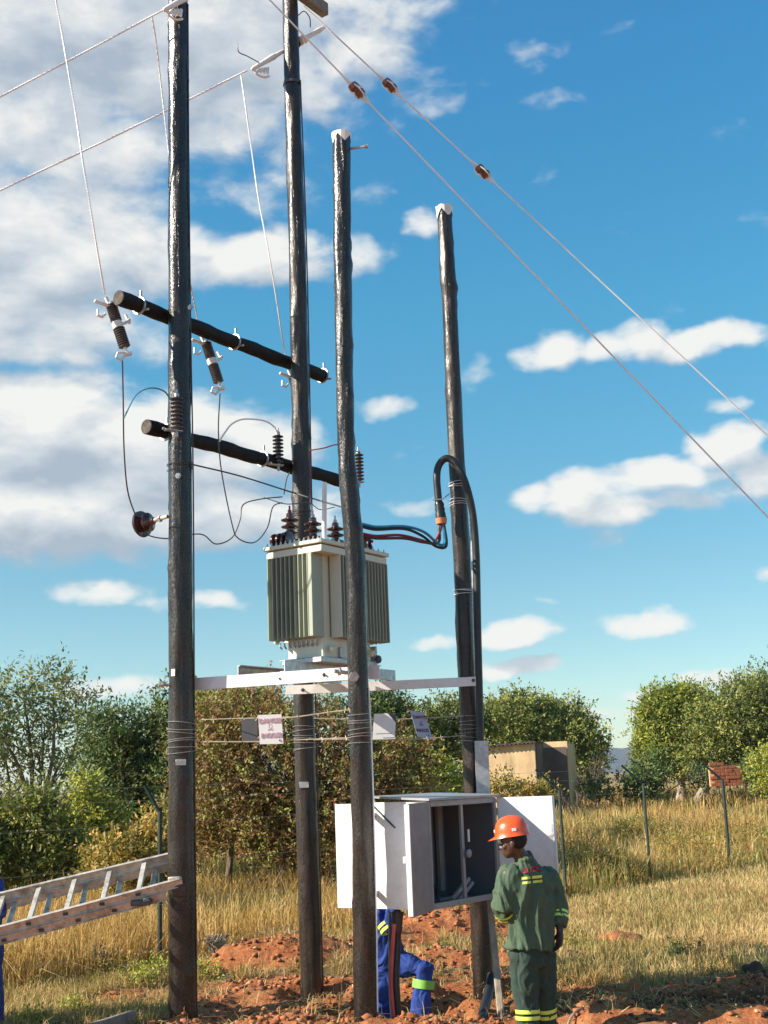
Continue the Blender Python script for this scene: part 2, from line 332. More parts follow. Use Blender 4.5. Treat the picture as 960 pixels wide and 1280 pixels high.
    def build(s, name, mat, parent=None, smooth=True, origin=None, angle=40):
        off = Vector((0, 0, 0))
        if parent is not None: off = OFF.get(parent.name, Vector((0, 0, 0)))
        elif origin is not None: off = Vector(origin)
        me = bpy.data.meshes.new(name); me.from_pydata([tuple(v-off) for v in s.v], [], s.f)
        me.materials.append(M[mat]); me.validate(); me.update()
        import bmesh
        bm = bmesh.new(); bm.from_mesh(me); bmesh.ops.recalc_face_normals(bm, faces=bm.faces); bm.to_mesh(me); bm.free()
        if smooth:
            me.polygons.foreach_set('use_smooth', [True]*len(me.polygons))
            try: me.set_sharp_from_angle(angle=math.radians(angle))
            except Exception: pass
        o_ = bpy.data.objects.new(name, me); C.objects.link(o_)
        if parent is not None: o_.parent = parent
        else: o_.location = off
        OFF[o_.name] = off; return o_
def tag(o_, label=None, cat=None, group=None, kind=None):
    if label: o_['label'] = label
    if cat: o_['category'] = cat
    if group: o_['group'] = group
    if kind: o_['kind'] = kind
    return o_
def thing(name, label, cat, loc=(0, 0, 0), group=None):
    o_ = bpy.data.objects.new(name, None); C.objects.link(o_); o_.location = loc; o_.empty_display_size = .1
    OFF[o_.name] = Vector(loc); return tag(o_, label, cat, group)
def kids(o_): return [q for q in bpy.data.objects if q.parent == o_]
def copy_tree(o_, parent=None):
    c = o_.copy(); C.objects.link(c); OFF[c.name] = OFF.get(o_.name, Vector((0, 0, 0)))
    if parent is not None: c.parent = parent
    for k in kids(o_): copy_tree(k, c)
    return c
def fast(name, verts, faces, mat, parent=None, tone=None, origin=(0, 0, 0), smooth=False):
    off = OFF.get(parent.name, Vector((0, 0, 0))) if parent is not None else Vector(origin)
    verts = np.asarray(verts, np.float32) - np.array(off, np.float32); faces = np.asarray(faces, np.int32)
    me = bpy.data.meshes.new(name); nv, (nf, k) = len(verts), faces.shape
    me.vertices.add(nv); me.vertices.foreach_set('co', verts.ravel()); me.loops.add(nf*k); me.loops.foreach_set('vertex_index', faces.ravel())
    me.polygons.add(nf); me.polygons.foreach_set('loop_start', np.arange(0, nf*k, k, dtype=np.int32)); me.polygons.foreach_set('loop_total', np.full(nf, k, np.int32))
    if smooth: me.polygons.foreach_set('use_smooth', np.ones(nf, bool))
    me.update(calc_edges=True)
    if tone is not None:
        at = me.attributes.new('tone', 'FLOAT', 'POINT'); at.data.foreach_set('value', np.asarray(tone, np.float32))
    me.materials.append(M[mat]); o_ = bpy.data.objects.new(name, me); C.objects.link(o_)
    if parent is not None: o_.parent = parent
    else: o_.location = off
    OFF[o_.name] = off; return o_
def cr(pts, n=8):
    """Catmull-Rom through points"""
    pts = [Vector(p) for p in pts]; q = [pts[0]*2-pts[1]] + pts + [pts[-1]*2-pts[-2]]; out = []
    for i in range(1, len(q)-2):
        for k in range(n):
            t_ = k/n; a, b_, c, d = q[i-1], q[i], q[i+1], q[i+2]
            out.append(.5*((2*b_)+(c-a)*t_+(2*a-5*b_+4*c-d)*t_*t_+(3*b_-a-3*c+d)*t_**3))
    return out + [pts[-1]]
def pts(l): return [P(*q) for q in l]

# value noise for the terrain
def _h(i, j, s): return np.modf(np.abs(np.sin(i*127.1+j*311.7+s*74.7)*43758.5453))[0]
def vn(x, y, s=0):
    i = np.floor(x); j = np.floor(y); fx = x-i; fy = y-j; fx = fx*fx*(3-2*fx); fy = fy*fy*(3-2*fy)
    return (_h(i, j, s)*(1-fx)+_h(i+1, j, s)*fx)*(1-fy)+(_h(i, j+1, s)*(1-fx)+_h(i+1, j+1, s)*fx)*fy
def fbm(x, y, o_=4, s=0):
    r = 0; a = .5
    for k in range(o_): r = r+a*(vn(x*2**k, y*2**k, s+k)-.5); a *= .5
    return r
def ss(a, b_, x):
    t_ = np.clip((x-a)/(b_-a), 0, 1); return t_*t_*(3-2*t_)
Z0 = .13
MOUNDS = [(-1.35, 13.2, .62, .45, .36), (-.8, 13.5, .4, .4, .2), (.62, 15.2, .95, .55, .34), (-.1, 14.6, .5, .4, .12), (-1.75, 10.55, .3, .25, .06), (-.75, 10.0, .7, .28, .16), (.35, 13.1, .45, .3, .16),
 (1.55, 10.1, .35, .28, .14), (2.9, 9.7, .8, .3, .12), (1.0, 12.9, .4, .25, .12), (-.35, 11.9, .16, .2, .13), (.35, 11.75, .2, .16, .1)]
HOLES = [(-.78, 11.85, .30, .28, .36), (.72, 11.7, .38, .3, .3), (.02, 10.95, .36, .26, .45), (-.55, 11.0, .35, .3, .16), (1.05, 9.5, .5, .4, .14)]
def trench(x, y):
    yc = 10.85+.05*(x-1)+.08*np.sin(x*1.7)
    m = ss(.9, 1.6, x)*(1-ss(7, 9, x)); w_ = .42+.07*np.sin(x*3.1)
    return m*(-.16*np.exp(-((y-yc)/(w_+.25))**4) + .04*np.exp(-((y-yc+.95)/.2)**2))
def fence_y(x): return 13.8+1.1*(x+2.55)
def dug_shade(x, y):
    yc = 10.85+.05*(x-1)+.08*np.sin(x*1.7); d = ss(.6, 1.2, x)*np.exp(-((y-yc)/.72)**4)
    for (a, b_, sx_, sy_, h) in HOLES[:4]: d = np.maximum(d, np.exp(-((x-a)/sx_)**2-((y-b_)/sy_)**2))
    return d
def soil(x, y):
    m = 0*x
    for (a, b_, sx_, sy_, h) in MOUNDS: m = np.maximum(m, 1.5*np.exp(-((x-a)/sx_/1.1)**2-((y-b_)/sy_/1.1)**2))
    for (a, b_, sx_, sy_, h) in HOLES: m = np.maximum(m, 1.6*np.exp(-((x-a)/sx_/1.6)**2-((y-b_)/sy_/1.6)**2))
    lim = np.where(x < -1.9, 10.55, np.where(x < 1.3, 12.6, 11.8))
    lim = lim+.5*fbm(x*1.4, y*.5, 3, 7); m = np.maximum(m, 1-ss(lim-.25, lim+.35, y))
    m = np.maximum(m, .62*ss(-3.4, -2.6, x)*(1-ss(-2.2, -1.6, x))*ss(11.2, 11.8, y)*(1-ss(12.3, 12.8, y)))
    return np.clip(m, 0, 1)
def HT(x, y):
    x = np.asarray(x, float); y = np.asarray(y, float)
    z = Z0 + .9*ss(24, 62, y) + 0*x
    for (a, b_, sx_, sy_, h) in MOUNDS: z = z + h*np.exp(-((x-a)/sx_)**2-((y-b_)/sy_)**2)
    for (a, b_, sx_, sy_, h) in HOLES: z = z - h*np.exp(-(((x-a)/sx_)**2+((y-b_)/sy_)**2)**2)
    z = z + trench(x, y); s_ = soil(x, y); near = 1-ss(18, 24, y)
    z = z + near*(s_*(.20*fbm(x*2.2, y*2.2, 5)+.13*np.abs(fbm(x*5, y*5, 4, 5))) + (1-s_)*.05*fbm(x*1.5, y*1.5, 3, 9)) + (1-near)*.2*fbm(x*.2, y*.2, 3, 4)
    far = ss(300, 2500, np.hypot(x, y)); z = z - far*2.0
    return z
def HZ(x, y): return float(HT(np.array([x]), np.array([y]))[0])

# ------------------------------------------------------------------ ground sheet
def axis(a, b_, st, lim_lo, lim_hi):
    v = list(np.arange(a, b_, st)); s_ = st; p = v[0]; lo = []
    while p > lim_lo: s_ *= 1.16; p -= s_; lo.append(p)
    s_ = st; p = v[-1]; hi = []
    while p < lim_hi: s_ *= 1.10; p += s_; hi.append(p)
    return np.array(lo[::-1]+v+hi)
gx = axis(-4.6, 5.2, .028, -6000, 6000); gy = axis(9.2, 15.6, .028, -6000, 9000)
X, Y = np.meshgrid(gx, gy); Zg = HT(X, Y); nx, ny = len(gx), len(gy)
V = np.stack([X, Y, Zg], -1).reshape(-1, 3); I = np.arange(nx*ny).reshape(ny, nx)
Fq = np.stack([I[:-1, :-1], I[:-1, 1:], I[1:, 1:], I[1:, :-1]], -1).reshape(-1, 4)
ground = fast('ground', V, Fq, 'ground', smooth=True); tag(ground, 'dry grassland ground with freshly dug red soil round the poles', kind='structure')
at = ground.data.attributes.new('soil', 'FLOAT', 'POINT'); at.data.foreach_set('value', soil(X, Y).astype(np.float32).ravel())
at = ground.data.attributes.new('dug_shade', 'FLOAT', 'POINT'); at.data.foreach_set('value', dug_shade(X, Y).astype(np.float32).ravel())

# distant hill, a long ridge 2 km off
hv = []; hf = []
for k in range(81):
    a = math.radians(4.5+k*.32); dist = 2300
    h = 46*math.exp(-((k-22)/16)**2)+26*math.exp(-((k-58)/20)**2) + 3*math.sin(k*1.3)+2*math.sin(k*.5)
    for (dd, hh) in ((-160, -4), (-60, h*.6), (0, h), (120, h*.6), (300, -4)):
        r_ = dist+dd; hv.append((math.sin(a)*r_, math.cos(a)*r_, hh))
for k in range(80):
    for j in range(4): hf.append((k*5+j, (k+1)*5+j, (k+1)*5+j+1, k*5+j+1))
tag(fast('hill', hv, hf, 'hill_green', smooth=True), 'far wooded ridge on the horizon', kind='structure')

# ------------------------------------------------------------------ poles
def pole(label, px_l, ws, Yd, top_extra, bot, mat, seed, cap=None, rings=.05, group='tarred timber poles of the transformer structure'):
    pl = pts([(a, b_, Yd) for a, b_ in px_l]); pl = [p.copy() for p in pl]
    rad = [w_/2*((RC.transposed() @ (p-CAM)).z*-1)/FPX for w_, p in zip(ws, pl)]
    if top_extra: pl.append(pl[-1]+Vector((0, 0, top_extra))); rad.append(rad[-1]*.95)
    pl.insert(0, Vector((pl[0].x, pl[0].y, bot))); rad.insert(0, rad[0]*1.02)
    base = Vector((pl[0].x, pl[0].y, HZ(pl[0].x, pl[0].y)))
    T = thing('utility_pole', label, 'pole', base, group)
    zs = np.array([p.z for p in pl]); n = int((zs[-1]-zs[0])/rings); mb = MB(); sides = 28; vs = []
    zz = np.linspace(zs[0], zs[-1], n); xs = np.interp(zz, zs, [p.x for p in pl]); ys = np.interp(zz, zs, [p.y for p in pl]); rs = np.interp(zz, zs, rad)
    kern = np.exp(-np.linspace(-1.5, 1.5, 15)**2); kern /= kern.sum()
    sm = lambda q: np.convolve(np.pad(q, 7, mode='edge'), kern, 'valid')
    xs, ys, rs = sm(xs), sm(ys), sm(rs)
    rd = random.Random(seed); knots = [(rd.uniform(zs[0], zs[-1]), rd.uniform(0, 6.28), rd.uniform(.03, .06), rd.uniform(.006, .013)) for _ in range(46)]
    for i in range(n):
        for k in range(sides):
            an = 2*math.pi*k/sides
            q = Vector((math.cos(an)*2.0, math.sin(an)*2.0, zz[i]*2.2+seed*9)); d = .010*mn.noise(q)+.004*mn.noise(q*3.1)
            for (kz, ka, kr, kh) in knots:
                dz = zz[i]-kz
                if abs(dz) < .15:
                    da = (an-ka+math.pi) % (2*math.pi)-math.pi
                    d += kh*math.exp(-(dz/kr)**2-(da*rs[i]/kr)**2)
            r_ = rs[i]+d; vs.append((xs[i]+math.cos(an)*r_, ys[i]+math.sin(an)*r_, zz[i]))
    F = [(i*sides+k, i*sides+(k+1) % sides, (i+1)*sides+(k+1) % sides, (i+1)*sides+k) for i in range(n-1) for k in range(sides)]
    F += [tuple(range(sides))[::-1], tuple((n-1)*sides+k for k in range(sides))]
    mb.add(vs, F); mb.build('shaft', mat, T, angle=80)
    f = lambda z: Vector((np.interp(z, zz, xs), np.interp(z, zz, ys), z)); fr = lambda z: float(np.interp(z, zz, rs))
    return T, f, fr
p1, c1, r1 = pole('thick black tarred pole at the far left, the nearest with the ladder on it', [(229, 1268), (227.5, 1100), (227, 900), (225, 600), (224.5, 420), (223.5, 300), (222.7, 0)], [36, 34.5, 31.5, 29, 27.5, 26, 24], 10.7, 2.2, -1.2, 'tar_pole', 1)
p2, c2, r2 = pole('tall black pole behind the transformer, between the two left-hand poles', [(390, 1240), (386, 1100), (382, 980), (380, 900), (376, 540), (371, 290), (365, 100), (362.5, 0)], [28, 27.5, 26, 25, 22.5, 21, 20, 19], 12.1, 1.4, -1.2, 'tar_pole_brown', 2)
p3, c3, r3 = pole('shorter crooked pole with a white cap, standing in front of the transformer', [(457, 1270), (455, 1100), (451, 960), (446, 800), (445, 700), (439, 640), (433, 570), (431, 500), (428, 300), (427, 172)], [30, 28.5, 26, 25, 24, 23, 22, 21.5, 22, 21.5], 10.15, 0, -1.0, 'tar_pole', 3)
p4, c4, r4 = pole('thin pole with a ragged white cap and a thick cable, rightmost of the poles', [(605, 1245), (598, 1100), (590, 950), (584, 850), (578, 710), (571, 580), (563, 400), (555, 260)], [26, 25, 24, 23, 21.5, 20.5, 19, 18], 12.0, 0, -1.0, 'tar_pole_brown', 4)
# white caps, end bolt, plates
def cap(T, c, r_, z, ragged):
    mb = MB(); n = 16; vs = []; cc = c(z)
    for j in range(4):
        for k in range(n):
            an = 2*math.pi*k/n+.39; fl = abs(((k+2) % 4)-2)/2.0               # four pointed flaps folded down round the rim
            if j == 0: rr, dz = 1.07+(random.uniform(-.03, .16) if ragged else 0), -.015-.075*(1-fl)-(random.uniform(0, .03) if ragged else 0)
            elif j == 1: rr, dz = 1.16+(random.uniform(-.05, .12) if ragged else .03*(1-fl)), .012+(random.uniform(-.01, .03) if ragged else 0)
            elif j == 2: rr, dz = .9, .022+(random.uniform(-.01, .02) if ragged else 0)
            else: rr, dz = .2, .028
            vs.append(cc+Vector((math.cos(an)*r_*rr, math.sin(an)*r_*rr, dz)))
    mb.add(vs, [(j*n+k, j*n+(k+1) % n, (j+1)*n+(k+1) % n, (j+1)*n+k) for j in range(3) for k in range(n)]+[tuple(3*n+k for k in range(n))])
    mb.build('cap', 'white_paint', T, angle=20)
cap(p3, c3, r3(7.6), c3(7.66).z, False); cap(p4, c4, r4(7.75), P(555, 262, 12).z, True)
a = P(438, 186, 10.15); MB().tube([a, P(457, 183, 10.1)], .012, 8).lathe([(.022, 0), (.022, .02)], P(457, 183, 10.1), (1, 0, 0), 8).build('bolt', 'galvanised', p3)
def plate(T, c, r_, px, py, Yd, w_, h, mat='galvanised'):
    q = P(px, py, Yd); cz = c(q.z); d = Vector((q.x-cz.x, 0, 0)); rr = r_(q.z)+.008; dx = max(-rr*.8, min(rr*.8, d.x)); an = math.asin(dx/rr)
    n_ = Vector((math.sin(an), -math.cos(an), 0)); ex = Vector((math.cos(an), math.sin(an), 0))
    rot = Matrix((ex, n_, Vector((0, 0, 1)))).transposed(); MB().box(cz+n_*rr, (w_, .006, h), rot, .001).build('plate', mat, T)
plate(p1, c1, r1, 229, 953, 10.7, .085, .05); plate(p2, c2, r2, 381, 981, 12.1, .09, .055); plate(p1, c1, r1, 219, 842, 10.7, .04, .06, 'white_paint')
def bolt(T, q, ax, l=.09, r_=.013):
    ax = Vector(ax).normalized(); MB().tube([q, q+ax*l], r_, 8).lathe([(r_*2.1, 0), (r_*2.1, .016)], q+ax*l*.55, ax, 6).build('bolt', 'galvanised', T)
bolt(p1, P(212, 856, 10.66), (-1, -.2, 0)); bolt(p1, P(237, 386, 10.6), (.4, -1, 0), .06); bolt(p3, P(434, 841, 10.05), (-.8, -.5, .1), .12, .016); bolt(p3, P(441, 846, 10.02), (.3, -1, -.1), .05, .02)
bolt(p1, P(224, 596, 10.6), (-.1, -1, 0), .05)
# earth wires running down the poles
for T, pl_, m_, Yd in ((p1, [(246, 1268), (244.5, 1100), (243, 900), (241.5, 600), (238.5, 420), (236, 200), (235, 5)], 'cable_brown', 10.68), (p2, [(404, 1240), (399, 1050), (395, 900), (388.5, 560), (383, 300), (375.5, 100)], 'cable_brown', 12.05),
                       (p3, [(472, 1265), (470, 1130), (465.5, 960), (461, 860)], 'stay_wire', 10.12)):
    MB().tube(cr(pts([(a, b_, Yd) for a, b_ in pl_]), 10), .0065, 6).build('earth_wire', m_, T)
# wire bindings wound round the poles and two strands of barbed wire between them
def coil(T, c, r_, z0, z1, turns, m_='galvanised', seed=0):
    mb = MB(); rd = random.Random(seed)
    for k in range(turns):
        z = z0+(z1-z0)*k/max(1, turns-1)+rd.uniform(-.01, .01); tx, ty = rd.uniform(-.12, .12), rd.uniform(-.12, .12); q = []
        for j in range(25):
            an = 2*math.pi*j/24; rr = r_(z)+.013; q.append(c(z)+Vector((math.cos(an)*rr, math.sin(an)*rr, rr*(tx*math.cos(an)+ty*math.sin(an)))))
        mb.tube(q, .0028, 5)
    mb.build('wire_binding', m_, T)
z_a, z_b = P(455, 928, 10.15).z, P(455, 893, 10.15).z
for T, c, r_, s_, d in ((p1, c1, r1, 1, 0), (p2, c2, r2, 2, .0), (p3, c3, r3, 3, 0), (p4, c4, r4, 4, .03)): coil(T, c, r_, z_a+d, z_b+d, 7, seed=s_)
for T, c, r_, py, Yd in ((p4, c4, r4, 634, 12), (p4, c4, r4, 612, 12), (p4, c4, r4, 745, 12), (p1, c1, r1, 575, 10.7), (p2, c2, r2, 640, 12.1)):
    z = P(450, py, Yd).z; coil(T, c, r_, z-.02, z+.02, 3, 'dark_steel' if T != p4 else 'stay_wire', int(py))
# copper strap band high on the second pole
z = P(365, 107, 12.1).z; MB().lathe([(r2(z)+.012, 0), (r2(z)+.012, .03)], c2(z), (0, 0, 1), 24).build('band', 'dark_steel', p2)

# ------------------------------------------------------------------ crossarms
def arm(label, a, b_, r_, mat='tar_arm', sq=False, name='crossarm'):
    a = Vector(a); b_ = Vector(b_); T = thing(name, label, 'crossarm', a); mb = MB(); n = 26
    if sq:
        d = (b_-a).normalized(); ey = d.cross(Vector((0, 0, 1))).normalized(); rot = Matrix((d, ey, d.cross(ey)*-1)).transposed()
        mb.box((a+b_)/2, ((b_-a).length, r_[0], r_[1]), rot, .008); mb.build('beam', mat, T)
    else:
        q = [a+(b_-a)*i/n+Vector((0, 0, .006*math.sin(i*.9))) for i in range(n+1)]
        mb.tube(q, [r_*(1+.05*math.sin(i*2.1)+.03*math.cos(i*.7)) for i in range(n+1)], 20); mb.build('beam', mat, T)
        d = (a-b_).normalized(); MB().lathe([(r_*.97, 0), (r_*.93, .006), (r_*.4, .004), (0.001, .003)], a-d*.002, d, 20).build('end_grain', 'end_grain', T)
    return T
dirx = (c2(6)-c1(6)).normalized(); dirx.z = 0; nb = Vector((-dirx.y, dirx.x, 0))     # nb points to the left and away
off = nb*(.105+.07)
def on_line(px, py, Yd): return P(px, py, Yd)
A1 = c1(6.17)+off; A1 = Vector((A1.x, A1.y, 6.265)); A0 = A1-dirx*.58; A2 = A1+dirx*2.32
x1 = arm('upper round black crossarm carrying the fuses on its underside', A0, A2, .068)
B1 = c1(5.07); B1 = Vector((B1.x, B1.y, 5.15))+off; B0 = B1-dirx*.24
x2 = arm('lower round black crossarm with three upright ribbed insulators', B0, B1+dirx*2.60, .066)
T0 = c1(10.25); T0 = Vector((T0.x, T0.y, 10.25))-nb*.17
tend = P(418, 28, 12.55); top_z = tend.z
x3 = arm('squared grey timber crossarm at the very top of the picture', Vector((c1(9).x, c1(9).y, top_z))-nb*.17-dirx*.4, Vector((c2(9).x, c2(9).y, top_z))-nb*.17+dirx*.40, (.10, .15), 'grey_timber', True)
def clamp_on(T, q, r_):
    mb = MB(); d = dirx
    ring = [q+(nb*math.cos(t_)+Vector((0, 0, 1))*math.sin(t_))*(r_+.008) for t_ in np.linspace(0, 2*math.pi, 17)]
    mb.tube(ring, .011, 6); mb.tube([q+Vector((0, 0, r_-.01))-nb*.02, q+Vector((0, 0, r_+.07))-nb*.02], .012, 8); mb.tube([q-nb*(r_-.01)+Vector((0, 0, -.05)), q-nb*(r_+.05)+Vector((0, 0, -.06))], .011, 6)
    mb.build('clamp', 'galvanised', T)
def arm_at(px, a, b_):
    """point of the arm's axis seen at column px"""
    lo, hi = 0., 1.
    for _ in range(40):
        m_ = (lo+hi)/2; q = a.lerp(b_, m_); v = RC.transposed() @ (q-CAM); x_ = 480-FPX*v.x/v.z
        if x_ < px: lo = m_
        else: hi = m_
    return a.lerp(b_, (lo+hi)/2)
for px in (174, 293, 405): clamp_on(x1, arm_at(px, A0, A2), .068)
for px in (207, 328, 372): clamp_on(x2, arm_at(px, B0, B1+dirx*2.60), .066)

# ------------------------------------------------------------------ drop-out fuses (insulator pairs on the upper arm)
def ribbed(mb, a, b_, core, shed, n, sides=18):
    a = Vector(a); b_ = Vector(b_); L = (b_-a).length; pr = [(core, 0)]
    for k in range(n):
        z = L*(k+.5)/n; h = L/n
        pr += [(core, z-h*.32), (shed, z-h*.08), (shed, z+h*.08), (core, z+h*.30)]
    pr += [(core, L)]; mb.lathe(pr, a, b_-a, sides)
def make_fuse():
    T = thing('fuse_insulator', 'x', 'fuse insulator')
    mb = MB(); ribbed(mb, (0, 0, .20), (0, 0, .03), .036, .052, 9); mb.build('upper_insulator', 'polymer_grey', T)
    mb = MB(); ribbed(mb, (0, 0, -.03), (0, 0, -.22), .038, .054, 9); mb.build('lower_insulator', 'polymer_grey', T)
    mb = MB(); mb.lathe([(.045, -.03), (.05, 0), (.045, .03)], (0, 0, 0), (0, 0, 1), 14); mb.tube([(0, 0, 0), (.08, 0, .01), (.16, .05, .06), (.19, .12, .06), (.19, .14, .15)], .014, 8); mb.build('mounting_bracket', 'white_paint', T)
    mb = MB(); mb.box((-.07, -.01, .20), (.19, .03, .028), Matrix.Rotation(.45, 3, 'Y'), .006); mb.tube([(-.15, -.01, .155), (-.17, -.01, .10), (-.13, -.01, .08), (-.09, -.01, .11)], .012, 6)
    mb.tube([(-.02, 0, .20), (-.03, 0, .27)], .017, 8); mb.lathe([(.03, 0), (.03, .03)], (-.0, 0, .19), (0, 0, 1), 10); mb.build('top_contact', 'white_paint', T)
    mb = MB(); mb.tube([(0, 0, -.22), (0, 0, -.27), (-.03, -.01, -.30)], .015, 8)
    mb.tube([(-.02, -.01, -.27), (-.09, -.01, -.27), (-.12, -.01, -.31), (-.08, -.01, -.34), (-.04, -.01, -.31)], .013, 6); mb.box((.02, 0, -.285), (.05, .04, .03), None, .004); mb.build('bottom_contact', 'white_paint', T)
    return T
def mat_from(q, down, roll_=0):
    z = -Vector(down).normalized(); x_ = dirx*1.0; x_ = (x_-z*x_.dot(z)).normalized(); y_ = z.cross(x_)
    return Matrix.Translation(q) @ Matrix((x_, y_, z)).transposed().to_4x4()
fz = make_fuse(); fuse_pts = []
for i, (px, py, dx, dy, lab) in enumerate([(147, 406, 14, 44, 'ribbed grey fuse insulator hanging at the left end of the upper crossarm'), (265, 452, 14, 44, 'ribbed grey fuse insulator hanging just right of the leftmost pole'), (372, 492, 11, 38, 'fuse insulator of the upper crossarm mostly hidden behind a tall pole')]):
    ax = arm_at(px+22, A0, A2); Yd = ax.y-.06; q = P(px, py, Yd); e = P(px+dx, py+dy, Yd+.02)
    T = fz if i == 0 else copy_tree(fz); T.matrix_world = mat_from(q, e-q) @ Matrix.Rotation(-.35, 4, 'Z'); tag(T, lab, 'fuse insulator', 'drop-out fuse insulators on the upper crossarm')
    fuse_pts.append((q, e))
# upright post insulators on the lower arm
def make_post():
    T = thing('post_insulator', 'x', 'insulator')
    mb = MB(); ribbed(mb, (0, 0, .0), (0, 0, .30), .026, .055, 8); mb.build('sheds', 'polymer_grey', T)
    MB().lathe([(.022, .30), (.022, .33), (.010, .34), (.010, .37)], (0, 0, 0), (0, 0, 1), 10).build('terminal', 'galvanised', T)
    mb = MB(); mb.box((-.03, 0, -.012), (.16, .05, .012), None, .003); mb.tube([(0, 0, 0), (0, 0, -.07)], .014, 8); mb.tube([(-.09, 0, -.012), (-.13, 0, .0)], .013, 6); mb.build('base_bracket', 'galvanised', T)
    return T
pi_ = make_post(); post_tops = []
for i, (px, py, lab) in enumerate([(221, 537, 'ribbed post insulator standing in front of the leftmost pole'), (348, 580, 'ribbed brown post insulator at the middle of the lower crossarm'), (449, 601, 'ribbed post insulator half hidden by the crooked white-capped pole')]):
    q0 = arm_at(px, B0, B1+dirx*2.60); q = P(px, py, q0.y-.12 if i else 10.52)
    T = pi_ if i == 0 else copy_tree(pi_); T.location = q; T.rotation_euler = (0, 0, .5); tag(T, lab, 'insulator', 'upright post insulators on the lower crossarm'); post_tops.append(q+Vector((0, 0, .36)))
for k in kids(bpy.data.objects['post_insulator.001'] if 'post_insulator.001' in bpy.data.objects else pi_):
    if k.name.startswith('sheds'): k.data = k.data.copy(); k.data.materials[0] = M['porcelain_brown']
# big disc insulator lying beside the first pole
q = P(178, 655, 10.85); e = P(206, 650, 10.75); T = thing('disc_insulator', 'large dark disc insulator lying on its side, bracketed to the leftmost pole', 'insulator', q)
ax = (e-q).normalized(); mb = MB(); mb.lathe([(.02, -.035), (.105, -.03), (.122, -.01), (.118, .008), (.05, .02), (.045, .045), (.055, .05), (.085, .062), (.088, .075), (.05, .09), (.035, .11), (.03, .14)], q, (Vector((1, -.62, .10))).normalized(), 26)
mb.build('porcelain', 'porcelain_brown', T); ax2 = (Vector((1, -.62, .10))).normalized(); MB().tube([q+ax2*.12, q+ax2*.30], .018, 8).lathe([(.03, 0), (.03, .02)], q+ax2*.2, ax2, 6).build('spindle', 'pale_stone' if False else 'aluminium', T)

# ------------------------------------------------------------------ platform beams
def channel(label, a, b_, h, d_, t_=.008, open_side=1, mat='white_paint', ext=None):
    a = Vector(a); b_ = Vector(b_); T = thing('steel_channel', label, 'steel beam', a, 'steel channels of the transformer platform')
    ex = (b_-a).normalized(); ey = Vector((0, 0, 1)); ez = ex.cross(ey).normalized()*open_side; L = (b_-a).length
    poly = [(0, 0), (d_, 0), (d_, t_), (t_, t_), (t_, h-t_), (d_, h-t_), (d_, h), (0, h)]
    mb = MB(); mb.prism(poly, a-ey*h/2, ez, ey, ex, L); mb.build('channel', mat, T, smooth=False)
    return T, ex, ez, L
nb1 = Vector((.336, .942, 0))
zb = 2.875
q1 = c1(2.9)+nb1*.13; q3 = c3(2.9)+nb1*.13; q1.z = zb; q3.z = zb; dd = (q3-q1).normalized()
ch1, _, _, _ = channel('long white channel bolted between the leftmost pole and the crooked pole', q1-dd*.10, q3+dd*.14, .105, .05, open_side=-1)
a = P(357, 862, 11.93); b_ = P(602, 850, 11.84); a.z = 2.875; b_.z = 2.885
ch2, _, _, _ = channel('white channel bolted across the pole behind the transformer and the rightmost pole', a, b_, .085, .045, open_side=-1)
for T, px, py, Yd in ((ch1, 262, 854, 10.8), (ch1, 349, 848, 10.55), (ch1, 405, 843, 10.4), (ch2, 378, 862, 11.93), (ch2, 592, 850, 11.84), (ch2, 437, 858, 11.93)):
    q = P(px, py, Yd-.05); MB().lathe([(.018, 0), (.018, .012), (.009, .013), (.009, .03)], q+Vector((0, .05, 0)), (0, -1, 0), 6).build('bolt', 'dark_steel', T)
u = Vector((.55, .835, 0)).normalized(); wv_ = Vector((-.835, .55, 0)).normalized(); K = Vector((-.56, 10.7, 0))
cA = P(297, 834, 10.95); cA.z = 2.985; channel('grey steel cradle channel sticking out left under the transformer', cA, cA+u*1.55, .10, .055, open_side=1, mat='galvanised')
cB = P(356, 829, 10.62); cB.z = 2.985; chB, ex, ez, L = channel('grey steel cradle channel nearest the viewer, under the transformer', cB, cB+u*1.72, .10, .055, open_side=-1, mat='galvanised')
MB().box(cB+u*1.30+Vector((0, 0, .0))-wv_*.07, (.05, .012, .12), Matrix((u, -wv_, Vector((0, 0, 1)))).transposed(), .002).build('bracket', 'white_paint', chB)
# ------------------------------------------------------------------ transformer
def L3(a, b_, z): return K+u*a+wv_*b_+Vector((0, 0, z))
RT = Matrix((u, wv_, Vector((0, 0, 1)))).transposed()
tr = thing('transformer', 'tan corrugated distribution transformer standing on the pole platform', 'transformer', L3(.5, .32, 3.035), None)
zt = 4.10
MB().box(L3(.53, .325, 3.56), (.74, .40, .98), RT, .01).build('tank', 'tan_paint', tr, smooth=False)
MB().box(L3(.527, .32, zt-.018), (1.075, .66, .036), RT, .005).build('lid', 'tan_paint', tr, smooth=False)
MB().box(L3(.53, .325, zt-.052), (1.0, .60, .024), RT, .004).build('flange', 'tan_paint', tr, smooth=False)
MB().box(L3(.53, .325, 3.055), (.86, .44, .05), RT, .006).build('skid', 'galvanised', tr, smooth=False)
for k in range(10):
    MB().box(L3(.08, .165+k*.0495, 3.62), (.165, .010, .74), RT, .003).build('fin', 'fin_paint', tr, smooth=False)
    MB().box(L3(.98, .165+k*.0495, 3.62), (.165, .010, .74), RT, .003).build('fin', 'fin_paint', tr, smooth=False)
